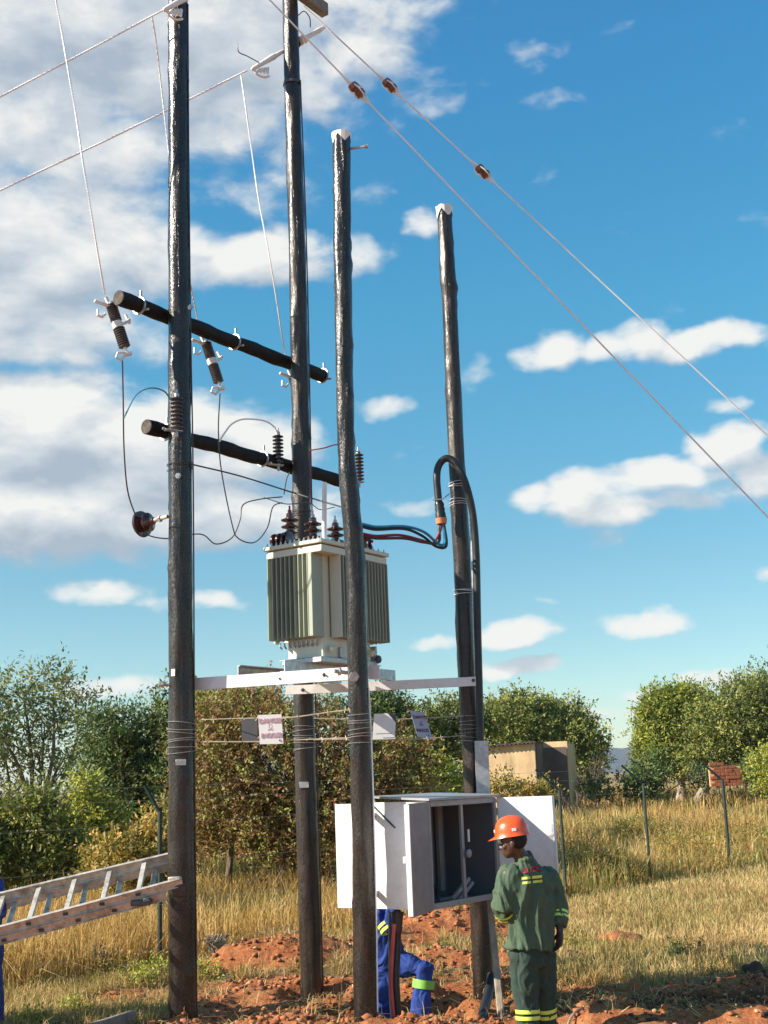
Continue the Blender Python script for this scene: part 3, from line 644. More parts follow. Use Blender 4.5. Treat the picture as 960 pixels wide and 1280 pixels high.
for k in range(16):  # first fin in the paler tank paint: its sunlit flank put into the colour
    MB().box(L3(.275+k*.0505, .062, 3.62), (.010, .128, .74), RT, .003).build('fin', 'tan_paint' if k == 0 else 'fin_paint', tr, smooth=False)
    MB().box(L3(.275+k*.0505, .588, 3.62), (.010, .128, .74), RT, .003).build('fin', 'tan_paint' if k == 0 else 'fin_paint', tr, smooth=False)
# fin webs (the folded troughs between the fins, their shade painted in as a darker tone)
for (cx_, cy_, sx_, sy_) in ((.155, .39, .014, .46), (.905, .39, .014, .46), (.65, .122, .78, .014), (.65, .528, .78, .014)):
    MB().box(L3(cx_, cy_, 3.62), (sx_, sy_, .72), RT).build('fin_web', 'fin_gap_shade', tr, smooth=False)
MB().box(L3(.08, .135, 3.62), (.165, .045, .74), RT, .004).build('end_plate', 'fin_paint', tr, smooth=False)
MB().box(L3(.135, .630, 3.64), (.06, .022, .82), RT, .003).build('end_plate', 'tan_paint', tr, smooth=False)
MB().box(L3(.53, .322, 4.022), (1.03, .625, .062), RT, .004).build('upper_band', 'tan_paint', tr, smooth=False)
for k in range(9):
    mb = MB(); a = L3(.13, .19+k*.0495, 3.235); mb.tube([a, a-u*.0+Vector((0, 0, -.03)), a+u*.025+Vector((0, 0, -.05))], .009, 5); mb.build('fin_stay', 'galvanised', tr)
for k in range(12):                                                      # lid bolts
    for (aa, bb) in ((.02+.09*k, .005), (.005, .03+.052*k)):
        if bb < .64: MB().lathe([(.012, 0), (.012, .012), (.006, .014), (.006, .03)], L3(aa, bb+.01, zt), (0, 0, 1), 6).build('lid_bolt', 'galvanised', tr)
def bushing(a, b_, h, name='bushing'):
    q = L3(a, b_, zt); pr = [(.055, 0), (.055, .03), (.033, .04)]
    for k in range(4):
        z = .075+k*(h-.1)/3.6; pr += [(.033, z-.02), (.078, z-.008), (.083, z+.002), (.05, z+.014), (.033, z+.03)]
    pr += [(.034, h-.01), (.026, h)]; o_ = MB().lathe(pr, q, (0, 0, 1), 22).build(name, 'porcelain_brown', tr)
    MB().lathe([(.018, 0), (.018, .03), (.009, .03), (.009, .07)], q+Vector((0, 0, h)), (0, 0, 1), 10).build('terminal', 'cable_red' if a < .3 else 'galvanised', o_)
    return q+Vector((0, 0, h+.05))
bt = [bushing(.2, .50, .33), bushing(.50, .46, .33), bushing(.80, .42, .32)]
o_ = MB(); q = L3(.10, .62, zt+.065); pr = [(.03, -.02)]
for k in range(4): pr += [(.035, k*.055), (.07, k*.055+.012), (.07, k*.055+.028), (.035, k*.055+.04)]
o_.lathe(pr, q, (u*.1-wv_).normalized(), 20); o_.build('lying_bushing', 'porcelain_brown', tr)
MB().tube([L3(.14, .07, zt), L3(.14, .07, zt+.02), P(405.5, 603, L3(.14, .07, 0).y)], .021, 12).lathe([(.03, 0), (.03, .04)], L3(.14, .07, zt), (0, 0, 1), 12).build('filler_pipe', 'white_paint', tr)
for k, (aa, m_) in enumerate(((.72, 'cable_red'), (.80, 'tape_orange'), (.88, 'copper'), (.96, 'porcelain_brown'))):
    MB().lathe([(.03, 0), (.034, .02), (.022, .05), (.03, .07), (.018, .10), (.012, .15)], L3(aa, .14, zt), (0, 0, 1), 12).build('low_voltage_bushing', 'porcelain_brown' if k % 2 else 'copper', tr)
for a_ in (.24, .84): MB().tube([L3(a_, .10, 3.14)+Vector((0, 0, .02)), L3(a_, .06, 3.14)], .03, 10).build('lifting_lug', 'tan_paint', tr)
MB().box(L3(.40, .115, 3.13), (.05, .03, .09), RT, .004).build('drain_valve', 'galvanised', tr)
mb = MB().lathe([(.035, -.02), (.04, 0), (.035, .02)], L3(.97, .10, 3.10), -wv_, 14); mb.build('wheel', 'dark_steel', tr)
MB().box(L3(.95, .14, 3.12), (.03, .08, .20), RT, .003).build('wheel_bracket', 'galvanised', tr)

# ------------------------------------------------------------------ lines, stays, jumpers
def wire(name, label, cat, l, r_=.006, m_='conductor', sub=10, twist=0, group=None, sides=6):
    p = cr(l, sub) if len(l) > 2 else [Vector(l[0]).lerp(Vector(l[1]), i/30) for i in range(31)]
    mb = MB(); org = Vector(l[0])
    if twist:
        n = max(40, int(sum((p[i+1]-p[i]).length for i in range(len(p)-1))/.012)); n = min(n, 1500)
        cum = [0]
        for i in range(len(p)-1): cum.append(cum[-1]+(p[i+1]-p[i]).length)
        ss_ = np.linspace(0, cum[-1], n); A = np.array([tuple(q) for q in p]); Q = np.stack([np.interp(ss_, cum, A[:, i]) for i in range(3)], 1)
        d = (p[-1]-p[0]).normalized(); e1 = d.cross(Vector((0, 0, 1))).normalized(); e2 = d.cross(e1)
        for s_ in range(2):
            mb.tube([Vector(Q[i])+(e1*math.cos(ss_[i]/twist*6.283+s_*3.1416)+e2*math.sin(ss_[i]/twist*6.283+s_*3.1416))*r_*.28 for i in range(n)], r_*.82, 5)
    else: mb.tube(p, r_, sides)
    o_ = mb.build(name, m_, None, origin=org); return tag(o_, label, cat, group)
# line conductors arriving from the left
hook1 = P(309, 88, 11.7); hook2 = P(203, 13, 10.4)
wire('power_line', 'upper white twisted conductor running in from the left to the leftmost pole', 'power line', [P(-260, 258, 10.2), P(0, 121, 10.25), P(110, 63, 10.35), hook2], .0095, twist=.055)
wire('power_line', 'lower white twisted conductor running in from the left to the shattered-looking clamp', 'power line', [P(-300, 382, 11.2), P(0, 238, 11.3), P(150, 167, 11.5), hook1], .0105, twist=.055)['label'] = 'lower white twisted conductor running in from the left and passing behind the leftmost pole'
# tension clamps and strain insulators
def strain(label, a, b_, with_tail=True):
    a = Vector(a); b_ = Vector(b_); d = (b_-a).normalized(); L = (b_-a).length
    T = thing('strain_insulator', label, 'insulator', a); dn = Vector((0, 0, -1)); dn = (dn-d*dn.dot(d)).normalized()
    mb = MB(); mb.capsule([a, a+d*L*.28], [.022, .034], 10); mb.capsule([a+d*L*.28, a+d*L*.45], [.028, .018], 10)
    mb.build('tension_clamp', 'white_paint', T)
    mb = MB()
    for k in range(4): mb.capsule([a+d*(.03+k*.032)+dn*(.05+k*.022), a+d*(.075+k*.032)+dn*(.045+.01*k)], [.014, .016], 8)
    mb.tube(cr([a+d*.02, a+dn*.06+d*.0, a+dn*.13+d*.05, a+dn*.15+d*.12], 6), .012, 7); mb.build('clamp_bolts', 'white_paint', T)
    mb = MB(); ribbed(mb, a+d*L*.45, a+d*L*.62, .018, .052, 4); mb.build('sheds', 'porcelain_brown', T)
    mb = MB(); ribbed(mb, a+d*L*.62, a+d*L*.72, .018, .05, 2); mb.capsule([a+d*L*.72, a+d*L*.92], [.024, .03], 10); mb.capsule([a+d*L*.90, b_], [.032, .015], 10); mb.build('end_fitting', 'white_paint', T)
    if with_tail: MB().tube(cr([a+d*.12-dn*.02, a+d*.04-dn*.14, a-d*.02-dn*.22, a+d*.03-dn*.30], 6), .006, 6).build('wire_tail', 'dark_steel', T)
    return T
strain('white clamp and brown sheds ending the lower conductor, behind a tall pole', P(316, 86, 11.9), P(407, 33, 12.35))
strain('white clamp at the picture\'s top edge beside the leftmost pole', P(206, 12, 10.5), P(296, -38, 11.0), False)
MB_ = MB().tube(cr(pts([(372, 20, 12.2), (380, 14, 12.2), (387, 22, 12.2), (388, 34, 12.2)]), 6), .006, 6).build('jumper_wire', 'dark_steel', None, origin=P(372, 20, 12.2)); tag(MB_, 'short curled dark wire under the topmost crossarm', 'wire')
# droppers
f0 = P(131, 368, fuse_pts[0][0].y); f1 = P(250, 414, fuse_pts[1][0].y); f2 = P(357, 448, fuse_pts[2][0].y)
wire('dropper_wire', 'long slack pale dropper reaching the leftmost fuse insulator', 'wire', [P(62, -60, 9.9), P(70, 0, 9.95), P(90, 115, 9.97), P(112, 255, 10.0), f0], .0085, twist=.055)
wire('dropper_wire', 'pale dropper hanging from the upper conductor beside the leftmost pole', 'wire', [P(190, 20, 10.5), P(196, 60, 10.7), P(204, 130, 10.95), P(222, 280, 11.0), P(238, 355, 10.8), f1], .0075, twist=.055)
wire('dropper_wire', 'pale dropper hanging from the lower conductor to the upper crossarm', 'wire', [P(301, 94, 11.6), P(308, 140, 11.6), P(322, 240, 11.65), P(340, 340, 11.7), f2], .0080, twist=.055)
# stays with egg insulators
s1 = [P(214, -130, 10.7), P(335, 0, 10.9), P(445, 120, 11.1), P(960, 650, 12.2), Vector((8.2, 13.2, .15))]
def along(px, l):
    for i in range(len(l)-1):
        a, b_ = l[i], l[i+1]; va = RC.transposed() @ (a-CAM); vb = RC.transposed() @ (b_-CAM); xa = 480-FPX*va.x/va.z; xb = 480-FPX*vb.x/vb.z
        if xa <= px <= xb: return arm_at(px, a, b_)
    return l[-1]
top2 = P(380, 8, 12.25); anchor2 = P(1560, 1101, 14.2)
l1a = P(214, -128, 10.75); l1b = P(1420, 1124, 13.0)
def stay(label, a, b_, eggs, el_labels, r_=.0098):
    wire('stay_wire', label, 'stay wire', [a, b_], r_, 'stay_wire', sides=6)
    for px, lab in zip(eggs, el_labels):
        q = arm_at(px, a, b_); d = (b_-a).normalized(); T = copy_tree(egg) if egg_used[0] else egg; egg_used[0] = True
        T.rotation_euler = d.to_track_quat('Z', 'Y').to_euler(); T.location = q; tag(T, lab, 'insulator', 'brown stay insulators')
egg = thing('stay_insulator', 'x', 'insulator'); egg_used = [False]
MB().lathe([(.02, -.085), (.05, -.075), (.058, -.03), (.038, -.01), (.038, .01), (.058, .03), (.05, .075), (.02, .085)], (0, 0, 0), (0, 0, 1), 12).build('porcelain', 'stay_porcelain', egg)
mb = MB()
for s_ in (-1, 1): mb.tube(cr([(0, 0, -s_*.20), (.03, 0, -s_*.10), (.062, 0, s_*.0), (.045, 0, s_*.075), (0, 0, s_*.09), (-.045, 0, s_*.075), (-.062, 0, 0), (-.03, 0, -s_*.10), (0, 0, -s_*.20)] if s_ > 0 else [(0, 0, .20), (0, .03, .10), (0, .062, 0), (0, .045, -.075), (0, 0, -.09), (0, -.045, -.075), (0, -.062, 0), (0, -.03, .10), (0, 0, .20)], 5), .0075, 6)
mb.build('wire_loop', 'stay_wire', egg)
stay('lower stay wire falling from the top left to the right edge', l1a, l1b, [446], ['brown stay insulator on the lower stay wire, leftmost of the three'])
stay('upper stay wire falling from the tall middle pole to the right edge', top2, anchor2, [487, 603], ['brown stay insulator high on the upper stay wire, right beside the leftmost one', 'brown stay insulator farthest down the upper stay wire'])
# thin jumpers
def pw(name, label, l, r_, m_, cat='wire'): return wire(name, label, cat, pts(l), r_, m_)
pw('jumper_wire', 'thin brownish wire hanging from the leftmost fuse down to the disc insulator', [(153, 451, 10.15), (154, 500, 10.2), (155, 560, 10.3), (159, 610, 10.4), (167, 638, 10.6), (173, 648, 10.8)], .0065, 'cable_brown')
pw('jumper_wire', 'pale blue looped wire from the hanging brown wire to the leftmost post insulator', [(155, 522, 10.22), (170, 494, 10.28), (188, 485, 10.35), (205, 489, 10.42), (214, 500, 10.5), (221, 502, 10.52)], .0075, 'wire_blue')
pw('jumper_wire', 'thin wire from the second fuse curving down towards the transformer', [(275, 492, 10.9), (273, 540, 10.9), (277, 590, 10.9), (290, 655, 10.95), (298, 673, 11.0), (318, 678, 11.05), (334, 660, 11.1), (341, 634, 11.15), (353, 628, 11.15)], .0058, 'dark_steel')
pw('jumper_wire', 'thin sagging wire from behind the leftmost pole up to the first bushing', [(182, 668, 10.8), (196, 672, 10.85), (214, 673, 10.9), (240, 668, 10.9), (255, 669, 10.92), (270, 680, 10.95), (290, 672, 11.0), (300, 650, 11.0), (304, 631, 11.05), (325, 624, 11.1), (353, 621, 11.15)], .0058, 'dark_steel')
pw('jumper_wire', 'pale looped wire from the second fuse to the middle post insulator', [(274, 552, 10.9), (281, 541, 10.9), (290, 530, 10.9), (305, 524, 10.95), (330, 526, 11.0), (343, 534, 11.05), (347, 543, 11.1)], .0085, 'conductor')
pw('jumper_wire', 'thin wire linking the middle post insulator down to a transformer bushing', [(362, 590, 11.1), (358, 600, 11.1), (355, 618, 11.15)], .005, 'dark_steel')
pw('jumper_wire', 'thin red wire crossing from the tall middle pole to the right post insulator', [(388, 563, 12.0), (405, 560, 12.0), (424, 556, 12.1), (450, 566, 12.3)], .0065, 'cable_red')
pw('jumper_wire', 'thin red wire running down the tall middle pole to a bushing', [(387.5, 560, 12.0), (388.5, 620, 11.95), (388, 632, 11.5)], .0045, 'cable_red')
o_ = wire('binding_wire', 'taut dark wire with knots between the leftmost pole and the crooked pole', 'wire', pts([(238, 580, 10.65), (300, 595, 10.9), (370, 617, 11.3), (428, 634, 10.2)]), .0075, 'dark_steel')
pw('jumper_wire', 'thin dark wire running sideways over the two rear transformer bushings', [(330, 622, 11.2), (358, 630, 11.2), (385, 628, 11.5), (400, 637, 11.6), (418, 634, 11.8)], .0045, 'dark_steel')
# barbed wire strands between the poles
def barbed(label, l, seed, py):
    p = cr(pts(l), 14); mb = MB(); mb.tube(p, .0045, 5); rd = random.Random(seed)
    for i in range(3, len(p)-2, 4):
        for _ in range(2): d = Vector((rd.uniform(-1, 1), rd.uniform(-1, 1), rd.uniform(-1, 1))).normalized()*.022; mb.tube([p[i]-d, p[i]+d], .003, 4)
    o_ = mb.build('barbed_wire', 'straw_wire', None, origin=p[0]); tag(o_, label, 'barbed wire', 'barbed wire strung between the poles')
barbed('upper barbed wire strand from the leftmost pole to the crooked pole', [(243, 900, 10.66), (300, 898, 10.5), (360, 897, 10.35), (420, 889, 10.15), (444, 887, 10.1)], 1, 0)
barbed('lower barbed wire strand from the leftmost pole to the crooked pole', [(243, 927, 10.66), (320, 927, 10.45), (390, 924, 10.3), (444, 922, 10.1)], 2, 0)
barbed('upper barbed wire strand behind, from the tall middle pole to the rightmost pole', [(392, 898, 12.0), (440, 899, 11.95), (500, 899, 11.9), (580, 895, 11.9)], 3, 0)
barbed('lower barbed wire strand behind, from the tall middle pole to the rightmost pole', [(392, 925, 12.0), (450, 924, 11.95), (520, 924, 11.9), (582, 919, 11.9)], 4, 0)
# ------------------------------------------------------------------ signs
def text_mesh(txt, size):
    cu = bpy.data.curves.new('t', 'FONT'); cu.body = txt; cu.size = size; cu.align_x = 'CENTER'; cu.align_y = 'CENTER'; cu.extrude = .0015; cu.offset = size*.02
    o_ = bpy.data.objects.new('t', cu); C.objects.link(o_); dg = bpy.context.evaluated_depsgraph_get(); me = bpy.data.meshes.new_from_object(o_.evaluated_get(dg))
    vs = [v.co.copy() for v in me.vertices]; fs = [tuple(p.vertices) for p in me.polygons]; bpy.data.objects.remove(o_); bpy.data.meshes.remove(me); return vs, fs
def put_text(T, txt, size, c, ex, ey, mat, name='lettering', sx_=1.0):
    vs, fs = text_mesh(txt, size); ez = ex.cross(ey).normalized(); mb = MB(); mb.add([c+ex*v.x*sx_+ey*v.y+ez*(v.z+.002) for v in vs], fs); return mb.build(name, mat, T, smooth=False)
def sign(label, corners, Yd, mat, text=None, tcol=None, fold=None, yaw=0):
    c = [P(a, b_, Yd+yaw*(a-corners[0][0])) for a, b_ in corners]; ctr = sum(c, Vector())/4; T = thing('warning_sign', label, 'sign', (c[2]+c[3])/2, 'sign plates hung on the barbed wire')
    ex = (c[1]-c[0]).normalized(); ey = (c[0]-c[3]).normalized(); ez = ex.cross(ey).normalized(); mb = MB()
    vs = [(q-ctr).dot(ex) for q in c], [(q-ctr).dot(ey) for q in c]
    poly = list(zip(*vs))
    if fold:
        (x0, y0), (x1_, y1), (x2_, y2), (x3_, y3) = poly; w_ = x1_-x0; h = y1-y2
        poly = [(x0, y0), (x1_-w_*.38, y1), (x1_, y1-h*.36), (x2_, y2), (x3_, y3)]
        MB().add([ctr+ex*(x1_-w_*.38)+ey*y1+ez*.004, ctr+ex*x1_+ey*(y1-h*.36)+ez*.004, ctr+ex*(x1_+.0)+ey*(y1-.01)-ez*.05, ctr+ex*(x1_-w_*.25)+ey*(y1+.0)-ez*.03], [(0, 1, 2, 3)]).build('bent_corner', 'sign_grey', T, smooth=False)
    mb.prism(poly, ctr-ez*.0015, ex, ey, ez, .003); mb.build('plate', mat, T, smooth=False)
    if text:
        hh = (c[0]-c[3]).length; ww = (c[1]-c[0]).length
        put_text(T, 'DANGER', ww*.27, ctr+ey*hh*.29+ez*.003, ex, ey, tcol[0], sx_=.92)
        put_text(T, 'INGOZI', ww*.27, ctr-ey*hh*.21+ez*.003, ex, ey, tcol[1], sx_=.92)
        # skull and crossed bones
        mb = MB(); o_c = ctr+ey*hh*.07+ez*.0022; s_ = ww*.11
        ring = [(math.cos(t_)*s_*.8, math.sin(t_)*s_*.9+s_*.3) for t_ in np.linspace(0, 6.283, 15)[:-1]]
        for i in range(len(ring)):
            a, b_ = ring[i], ring[(i+1) % len(ring)]; mb.add([o_c+ex*a[0]+ey*a[1], o_c+ex*b_[0]+ey*b_[1], o_c+ex*b_[0]*.62+ey*(b_[1]*.62+s_*.1), o_c+ex*a[0]*.62+ey*(a[1]*.62+s_*.1)], [(0, 1, 2, 3)])
        for sg in (-1, 1):
            mb.add([o_c+ex*sg*s_*1.1-ey*s_*.5, o_c+ex*sg*s_*1.1-ey*s_*.8, o_c-ex*sg*s_*1.1-ey*s_*1.5, o_c-ex*sg*s_*1.1-ey*s_*1.2], [(0, 1, 2, 3)])
        mb.build('skull_symbol', tcol[0], T, smooth=False)
        put_text(T, '4', ww*.14, ctr-ey*hh*.40+ex*ww*.36+ez*.003, ex, ey, tcol[2])
    return T
sign('plain dark grey sign back, leftmost of the plates on the wire', [(302, 898), (322, 898), (322, 928), (302, 928)], 10.62, 'sign_grey')
sign('white danger sign with faded red lettering, left of the crooked pole', [(323, 894), (352, 892.5), (354, 929.5), (324.5, 930.5)], 10.33, 'sign_white', True, ('letter_faded', 'letter_faded', 'letter_dark'))
T = sign('blank white plate with a bent top corner, right of the crooked pole', [(467, 892), (494.5, 892), (494, 924), (466, 924)], 11.88, 'sign_white', fold=True)
q = P(480, 917, 11.86); MB().box(q, (.15, .003, .006)).build('printed_line', 'sign_grey', T)
sign('tilted bluish danger sign with dark lettering, nearest the rightmost pole', [(515, 889.5), (533, 890), (538.5, 923), (520, 922.5)], 11.86, 'sign_blue', True, ('letter_purple', 'letter_purple', 'letter_dark'), yaw=.004)

# ------------------------------------------------------------------ low voltage cables and riser on the right pole
lv0 = [L3(.75, .12, zt+.13), L3(.82, .12, zt+.13), L3(.9, .12, zt+.12), L3(.98, .12, zt+.12)]
for (m_, l, lab, st) in (('cable_blue', [(470, 658.5, 11.5), (505, 658, 11.6), (530, 665, 11.7), (548, 680, 11.8), (556, 678, 11.84), (554, 655, 11.84)], 'blue insulated cable, highest of the bundle leaving the transformer', 0),
                         ('rubber_black', [(470, 662, 11.5), (505, 661, 11.6), (528, 670, 11.7), (545, 683, 11.8), (558, 682, 11.84), (555, 655, 11.84)], 'black insulated cable just under the blue one leaving the transformer', 1),
                         ('cable_red', [(470, 670, 11.5), (500, 669, 11.6), (526, 675, 11.7), (541, 679, 11.8), (550, 664, 11.84), (552, 652, 11.84)], 'red insulated cable leaving the transformer', 2),
                         ('cable_brown', [(470, 673, 11.5), (505, 673, 11.6), (530, 678, 11.7), (548, 678, 11.82), (549, 660, 11.84), (550, 650, 11.84)], 'dark brown insulated cable, lowest leaving the transformer', 3)):
    wire('insulated_cable', lab, 'cable', [lv0[st], P(450, l[0][1]-3, 11.45)]+pts(l), .014, m_, 6, sides=8, group='low voltage cables from the transformer')
T = thing('riser_cable', 'thick black cable arching over and running down the rightmost pole', 'cable', P(601, 990, 11.83))
MB().tube(cr(pts([(551, 654, 11.84), (549.5, 640, 11.84), (547.5, 618, 11.84), (546, 598, 11.84), (548, 583, 11.84), (556, 573.5, 11.83), (566, 576, 11.82), (577, 592, 11.80), (586, 618, 11.81), (592, 650, 11.84), (595.5, 700, 11.86), (597, 780, 11.86), (599, 860, 11.86), (601, 940, 11.86), (604, 1000, 11.86)]), 8), .036, 14).build('sheath', 'rubber_black', T)
mb = MB(); a = P(549, 628, 11.84); b_ = P(551.5, 651, 11.84)
mb.tube([a.lerp(b_, k/8) for k in range(9)], [.04, .048, .043, .05, .044, .052, .05, .056, .05], 14); mb.build('heat_shrink', 'rubber_black', T)
MB().tube([P(551.3, 648, 11.84), P(551.8, 655, 11.84)], [.058, .05], 14).build('tape_wrap', 'tape_orange', T)
MB().tube(pts([(541, 625, 11.79), (553, 624, 11.79), (562, 617, 11.9)]), .006, 6).build('tie_wire', 'galvanised', T)
T = thing('cable_guard', 'galvanised channel guard over the cable above the cabinet', 'cable guard', P(603, 998, 11.8))
mb = MB(); a = P(601.5, 926, 11.80); b_ = P(605, 1010, 11.80); hw = .062
for (x0, x1_, y0, y1) in ((-hw, hw, -.03, -.024), (-hw, -hw+.006, -.024, .04), (hw-.006, hw, -.024, .04)):
    vs = []
    for q in (b_, a): vs += [q+Vector((x0, y0, 0)), q+Vector((x1_, y0, 0)), q+Vector((x1_, y1, 0)), q+Vector((x0, y1, 0))]
    mb.add(vs, [(3, 2, 1, 0), (4, 5, 6, 7), (0, 1, 5, 4), (1, 2, 6, 5), (2, 3, 7, 6), (3, 0, 4, 7)])
mb.build('guard', 'galvanised', T, smooth=False)
T = thing('conduit', 'thin grey conduit strapped along the rightmost pole', 'conduit', P(595, 930, 11.86))
MB().tube(cr(pts([(588, 640, 11.88), (590.5, 700, 11.88), (592, 780, 11.88), (595, 860, 11.88), (598.5, 935, 11.87)]), 8), .012, 8).build('conduit_pipe', 'galvanised', T)

# ------------------------------------------------------------------ distribution cabinet
CU = Vector((.595, .803, 0)).normalized(); CB = Vector((-.803, .595, 0)).normalized(); FL = Vector((.2425, 10.04, 0)); CW = 1.01; CD = .53; cz0, cz1 = 1.0, 1.825
RCAB = Matrix((CU, CB, Vector((0, 0, 1)))).transposed()
def K3(a, b_, z): return FL+CU*a+CB*b_+Vector((0, 0, z))
cab = thing('electrical_cabinet', 'large open metal distribution cabinet mounted between two poles', 'cabinet', K3(CW/2, CD/2, cz0)); t_ = .012; hm = (cz0+cz1)/2; hh = cz1-cz0
MB().box(K3(t_/2, CD/2, hm), (t_, CD, hh), RCAB).build('side_panel', 'cabinet_white', cab, smooth=False)
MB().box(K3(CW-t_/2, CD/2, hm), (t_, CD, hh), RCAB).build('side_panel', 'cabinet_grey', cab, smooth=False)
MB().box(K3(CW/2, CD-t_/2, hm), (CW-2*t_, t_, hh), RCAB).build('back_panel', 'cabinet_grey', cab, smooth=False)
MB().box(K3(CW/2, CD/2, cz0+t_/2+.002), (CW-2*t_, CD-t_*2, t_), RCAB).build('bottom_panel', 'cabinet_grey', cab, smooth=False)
mb = MB(); mb.prism([(-.05, 0), (CD+.03, .035), (CD+.03, .05), (-.05, .018)], K3(-.03, 0, cz1+.003), CB, Vector((0, 0, 1)), CU, CW+.06); mb.build('roof_panel', 'cabinet_frame', cab, smooth=False)
for (a_, wd) in ((.016, .03), (CW/2, .035), (CW-.018, .03)): MB().box(K3(a_, -.006 if wd < .034 else .012, hm), (wd, .024, hh-.004), RCAB, .002).build('front_post', 'cabinet_frame', cab, smooth=False)
for z in (cz0+.025, cz1-.022): MB().box(K3(CW/2, -.004, z), (CW-.07, .03, .045), RCAB, .002).build('front_rail', 'cabinet_frame', cab, smooth=False)
def door(hinge_a, hinge_b, ang, wd, inner, outer, name='door', handle=True, z0=cz0, z1=cz1-.005):
    h = K3(hinge_a, hinge_b, 0); d = Vector((math.cos(ang), math.sin(ang), 0)); n_ = Vector((-d.y, d.x, 0)); rot = Matrix((d, n_, Vector((0, 0, 1)))).transposed()
    o1 = MB().box(h+d*wd/2+Vector((0, 0, (z0+z1)/2)), (wd, .016, z1-z0), rot, .002).build(name, outer, cab, smooth=False)
    return o1, h, d, n_, rot
# left leaf swung towards the viewer: white outside, dull taupe inside
tl = P(508, 1010, 9.55); h0 = K3(0, -.02, 0); ang = math.atan2(tl.y-h0.y, tl.x-h0.x)
d1, h, d, n_, rot = door(0, -.02, ang, .50, None, 'door_taupe')
MB().box(h+d*.502+Vector((0, 0, hm)), (.012, .04, hh-.02), rot, .002).build('edge_flange', 'cabinet_white', d1, smooth=False)
MB().box(h+d*.25-n_*.012+Vector((0, 0, hm)), (.49, .006, hh-.03), rot).build('outer_skin', 'cabinet_white', d1, smooth=False)
MB().box(h+d*.50-n_*.03+Vector((0, 0, hm-.0)), (.02, .03, .05), rot, .004).build('latch', 'white_paint', d1, smooth=False)
for z in (-.02, .30): pass
# right leaf swung wide to the right
d2, h, d, n_, rot = door(CW+.012, -.02, math.radians(-22), .50, None, 'cabinet_white')
MB().box(h+d*.494-n_*.012+Vector((0, 0, hm)), (.012, .03, hh-.02), rot, .002).build('edge_flange', 'cabinet_white', d2, smooth=False)
# rear leaf seen beyond the crooked pole, and a stiff prop
d3, h, d, n_, rot = door(0, CD+.012, math.radians(150), .35, None, 'cabinet_white')
d3['label'] = 'pale rear door leaf swung out behind the crooked pole'
# inside: plates, mullion latch, strips
MB().box(K3(.22, CD-.04, hm+.02), (.30, .012, .62), RCAB, .003).build('mounting_plate', 'door_taupe', cab, smooth=False)
MB().box(K3(.70, CD-.05, hm), (.06, .04, .70), RCAB, .003).build('mounting_rail', 'cabinet_frame', cab, smooth=False)
MB().box(K3(.86, CD-.05, hm), (.06, .04, .70), RCAB, .003).build('mounting_rail', 'cabinet_frame', cab, smooth=False)
MB().box(K3(.58, .10, cz0+.11), (.30, .03, .03), RCAB @ Matrix.Rotation(-.5, 3, 'Y'), .003).build('cross_rail', 'cabinet_frame', cab, smooth=False)
MB().box(K3(.66, .12, cz0+.07), (.30, .03, .03), RCAB @ Matrix.Rotation(-.5, 3, 'Y'), .003).build('cross_rail', 'cabinet_frame', cab, smooth=False)
MB().box(K3(CW/2+.05, -.02, hm+.12), (.02, .012, .10), RCAB, .003).build('latch', 'white_paint', cab, smooth=False)
MB().lathe([(.032, 0), (.034, .02), (.02, .03)], K3(CW/2+.03, -.015, hm-.02), -CB, 14).build('handle', 'cabinet_frame', cab)
mb = MB(); mb.tube(cr([K3(.05, .22, cz1-.25), K3(.06, .20, cz1-.32), K3(.04, .20, cz1-.45), K3(.05, .2, cz1-.55)], 6), .012, 7); mb.build('loose_strip', 'white_paint', cab)
mb = MB(); mb.tube([K3(-.004, CD+.0, cz1-.02), K3(-.004, CD-.22, cz1-.20)], .008, 6); mb.build('prop_rod', 'dark_steel', cab)
for z in (cz0+.12, hm, cz1-.12):                                        # hinges
    MB().tube([K3(-.006, -.02, z-.03), K3(-.006, -.02, z+.03)], .009, 8).build('hinge', 'cabinet_frame', cab); MB().tube([K3(CW+.006, -.022, z-.03), K3(CW+.006, -.022, z+.03)], .009, 8).build('hinge', 'cabinet_frame', cab)
for a_ in (.06, .22, .38, .54, .70, .86, .96): MB().lathe([(.008, 0), (.008, .005), (.003, .007)], K3(a_, -.02, cz0+.025), -CB, 6).build('rivet', 'galvanised', cab)
MB().box(K3(.60, .30, cz0+.02), (.5, .06, .02), RCAB, .004).build('cross_rail', 'cabinet_frame', cab, smooth=False)
for k_ in range(3): MB().tube(cr([K3(.30+.05*k_, .2, cz0), K3(.32+.05*k_, .22, cz0+.10), K3(.42+.06*k_, .30, cz0+.16-.02*k_), K3(.55, .34, cz0+.05)], 5), .012, 7).build('loose_cable', 'rubber_black', cab)
# brackets that hold the cabinet on the poles
for z in (cz0+.12, cz1-.10):
    q = c3(z); MB().box((q+K3(.08, CD+.0, z))/2+Vector((0, 0, z*0)), (.04, (q-K3(.08, CD, z)).length, .04), Matrix((Vector((1, 0, 0)), (K3(.08, CD, z)-q).normalized(), Vector((0, 0, 1)))).transposed()).build('pole_bracket', 'galvanised', cab, smooth=False)
    q = c4(z); k_ = K3(.95, CD+.01, z); dv = (k_-q).normalized(); MB().box((q+k_)/2, (.04, (q-k_).length, .04), Matrix((Vector((dv.y, -dv.x, 0)), dv, Vector((0, 0, 1)))).transposed()).build('pole_bracket', 'galvanised', cab, smooth=False)
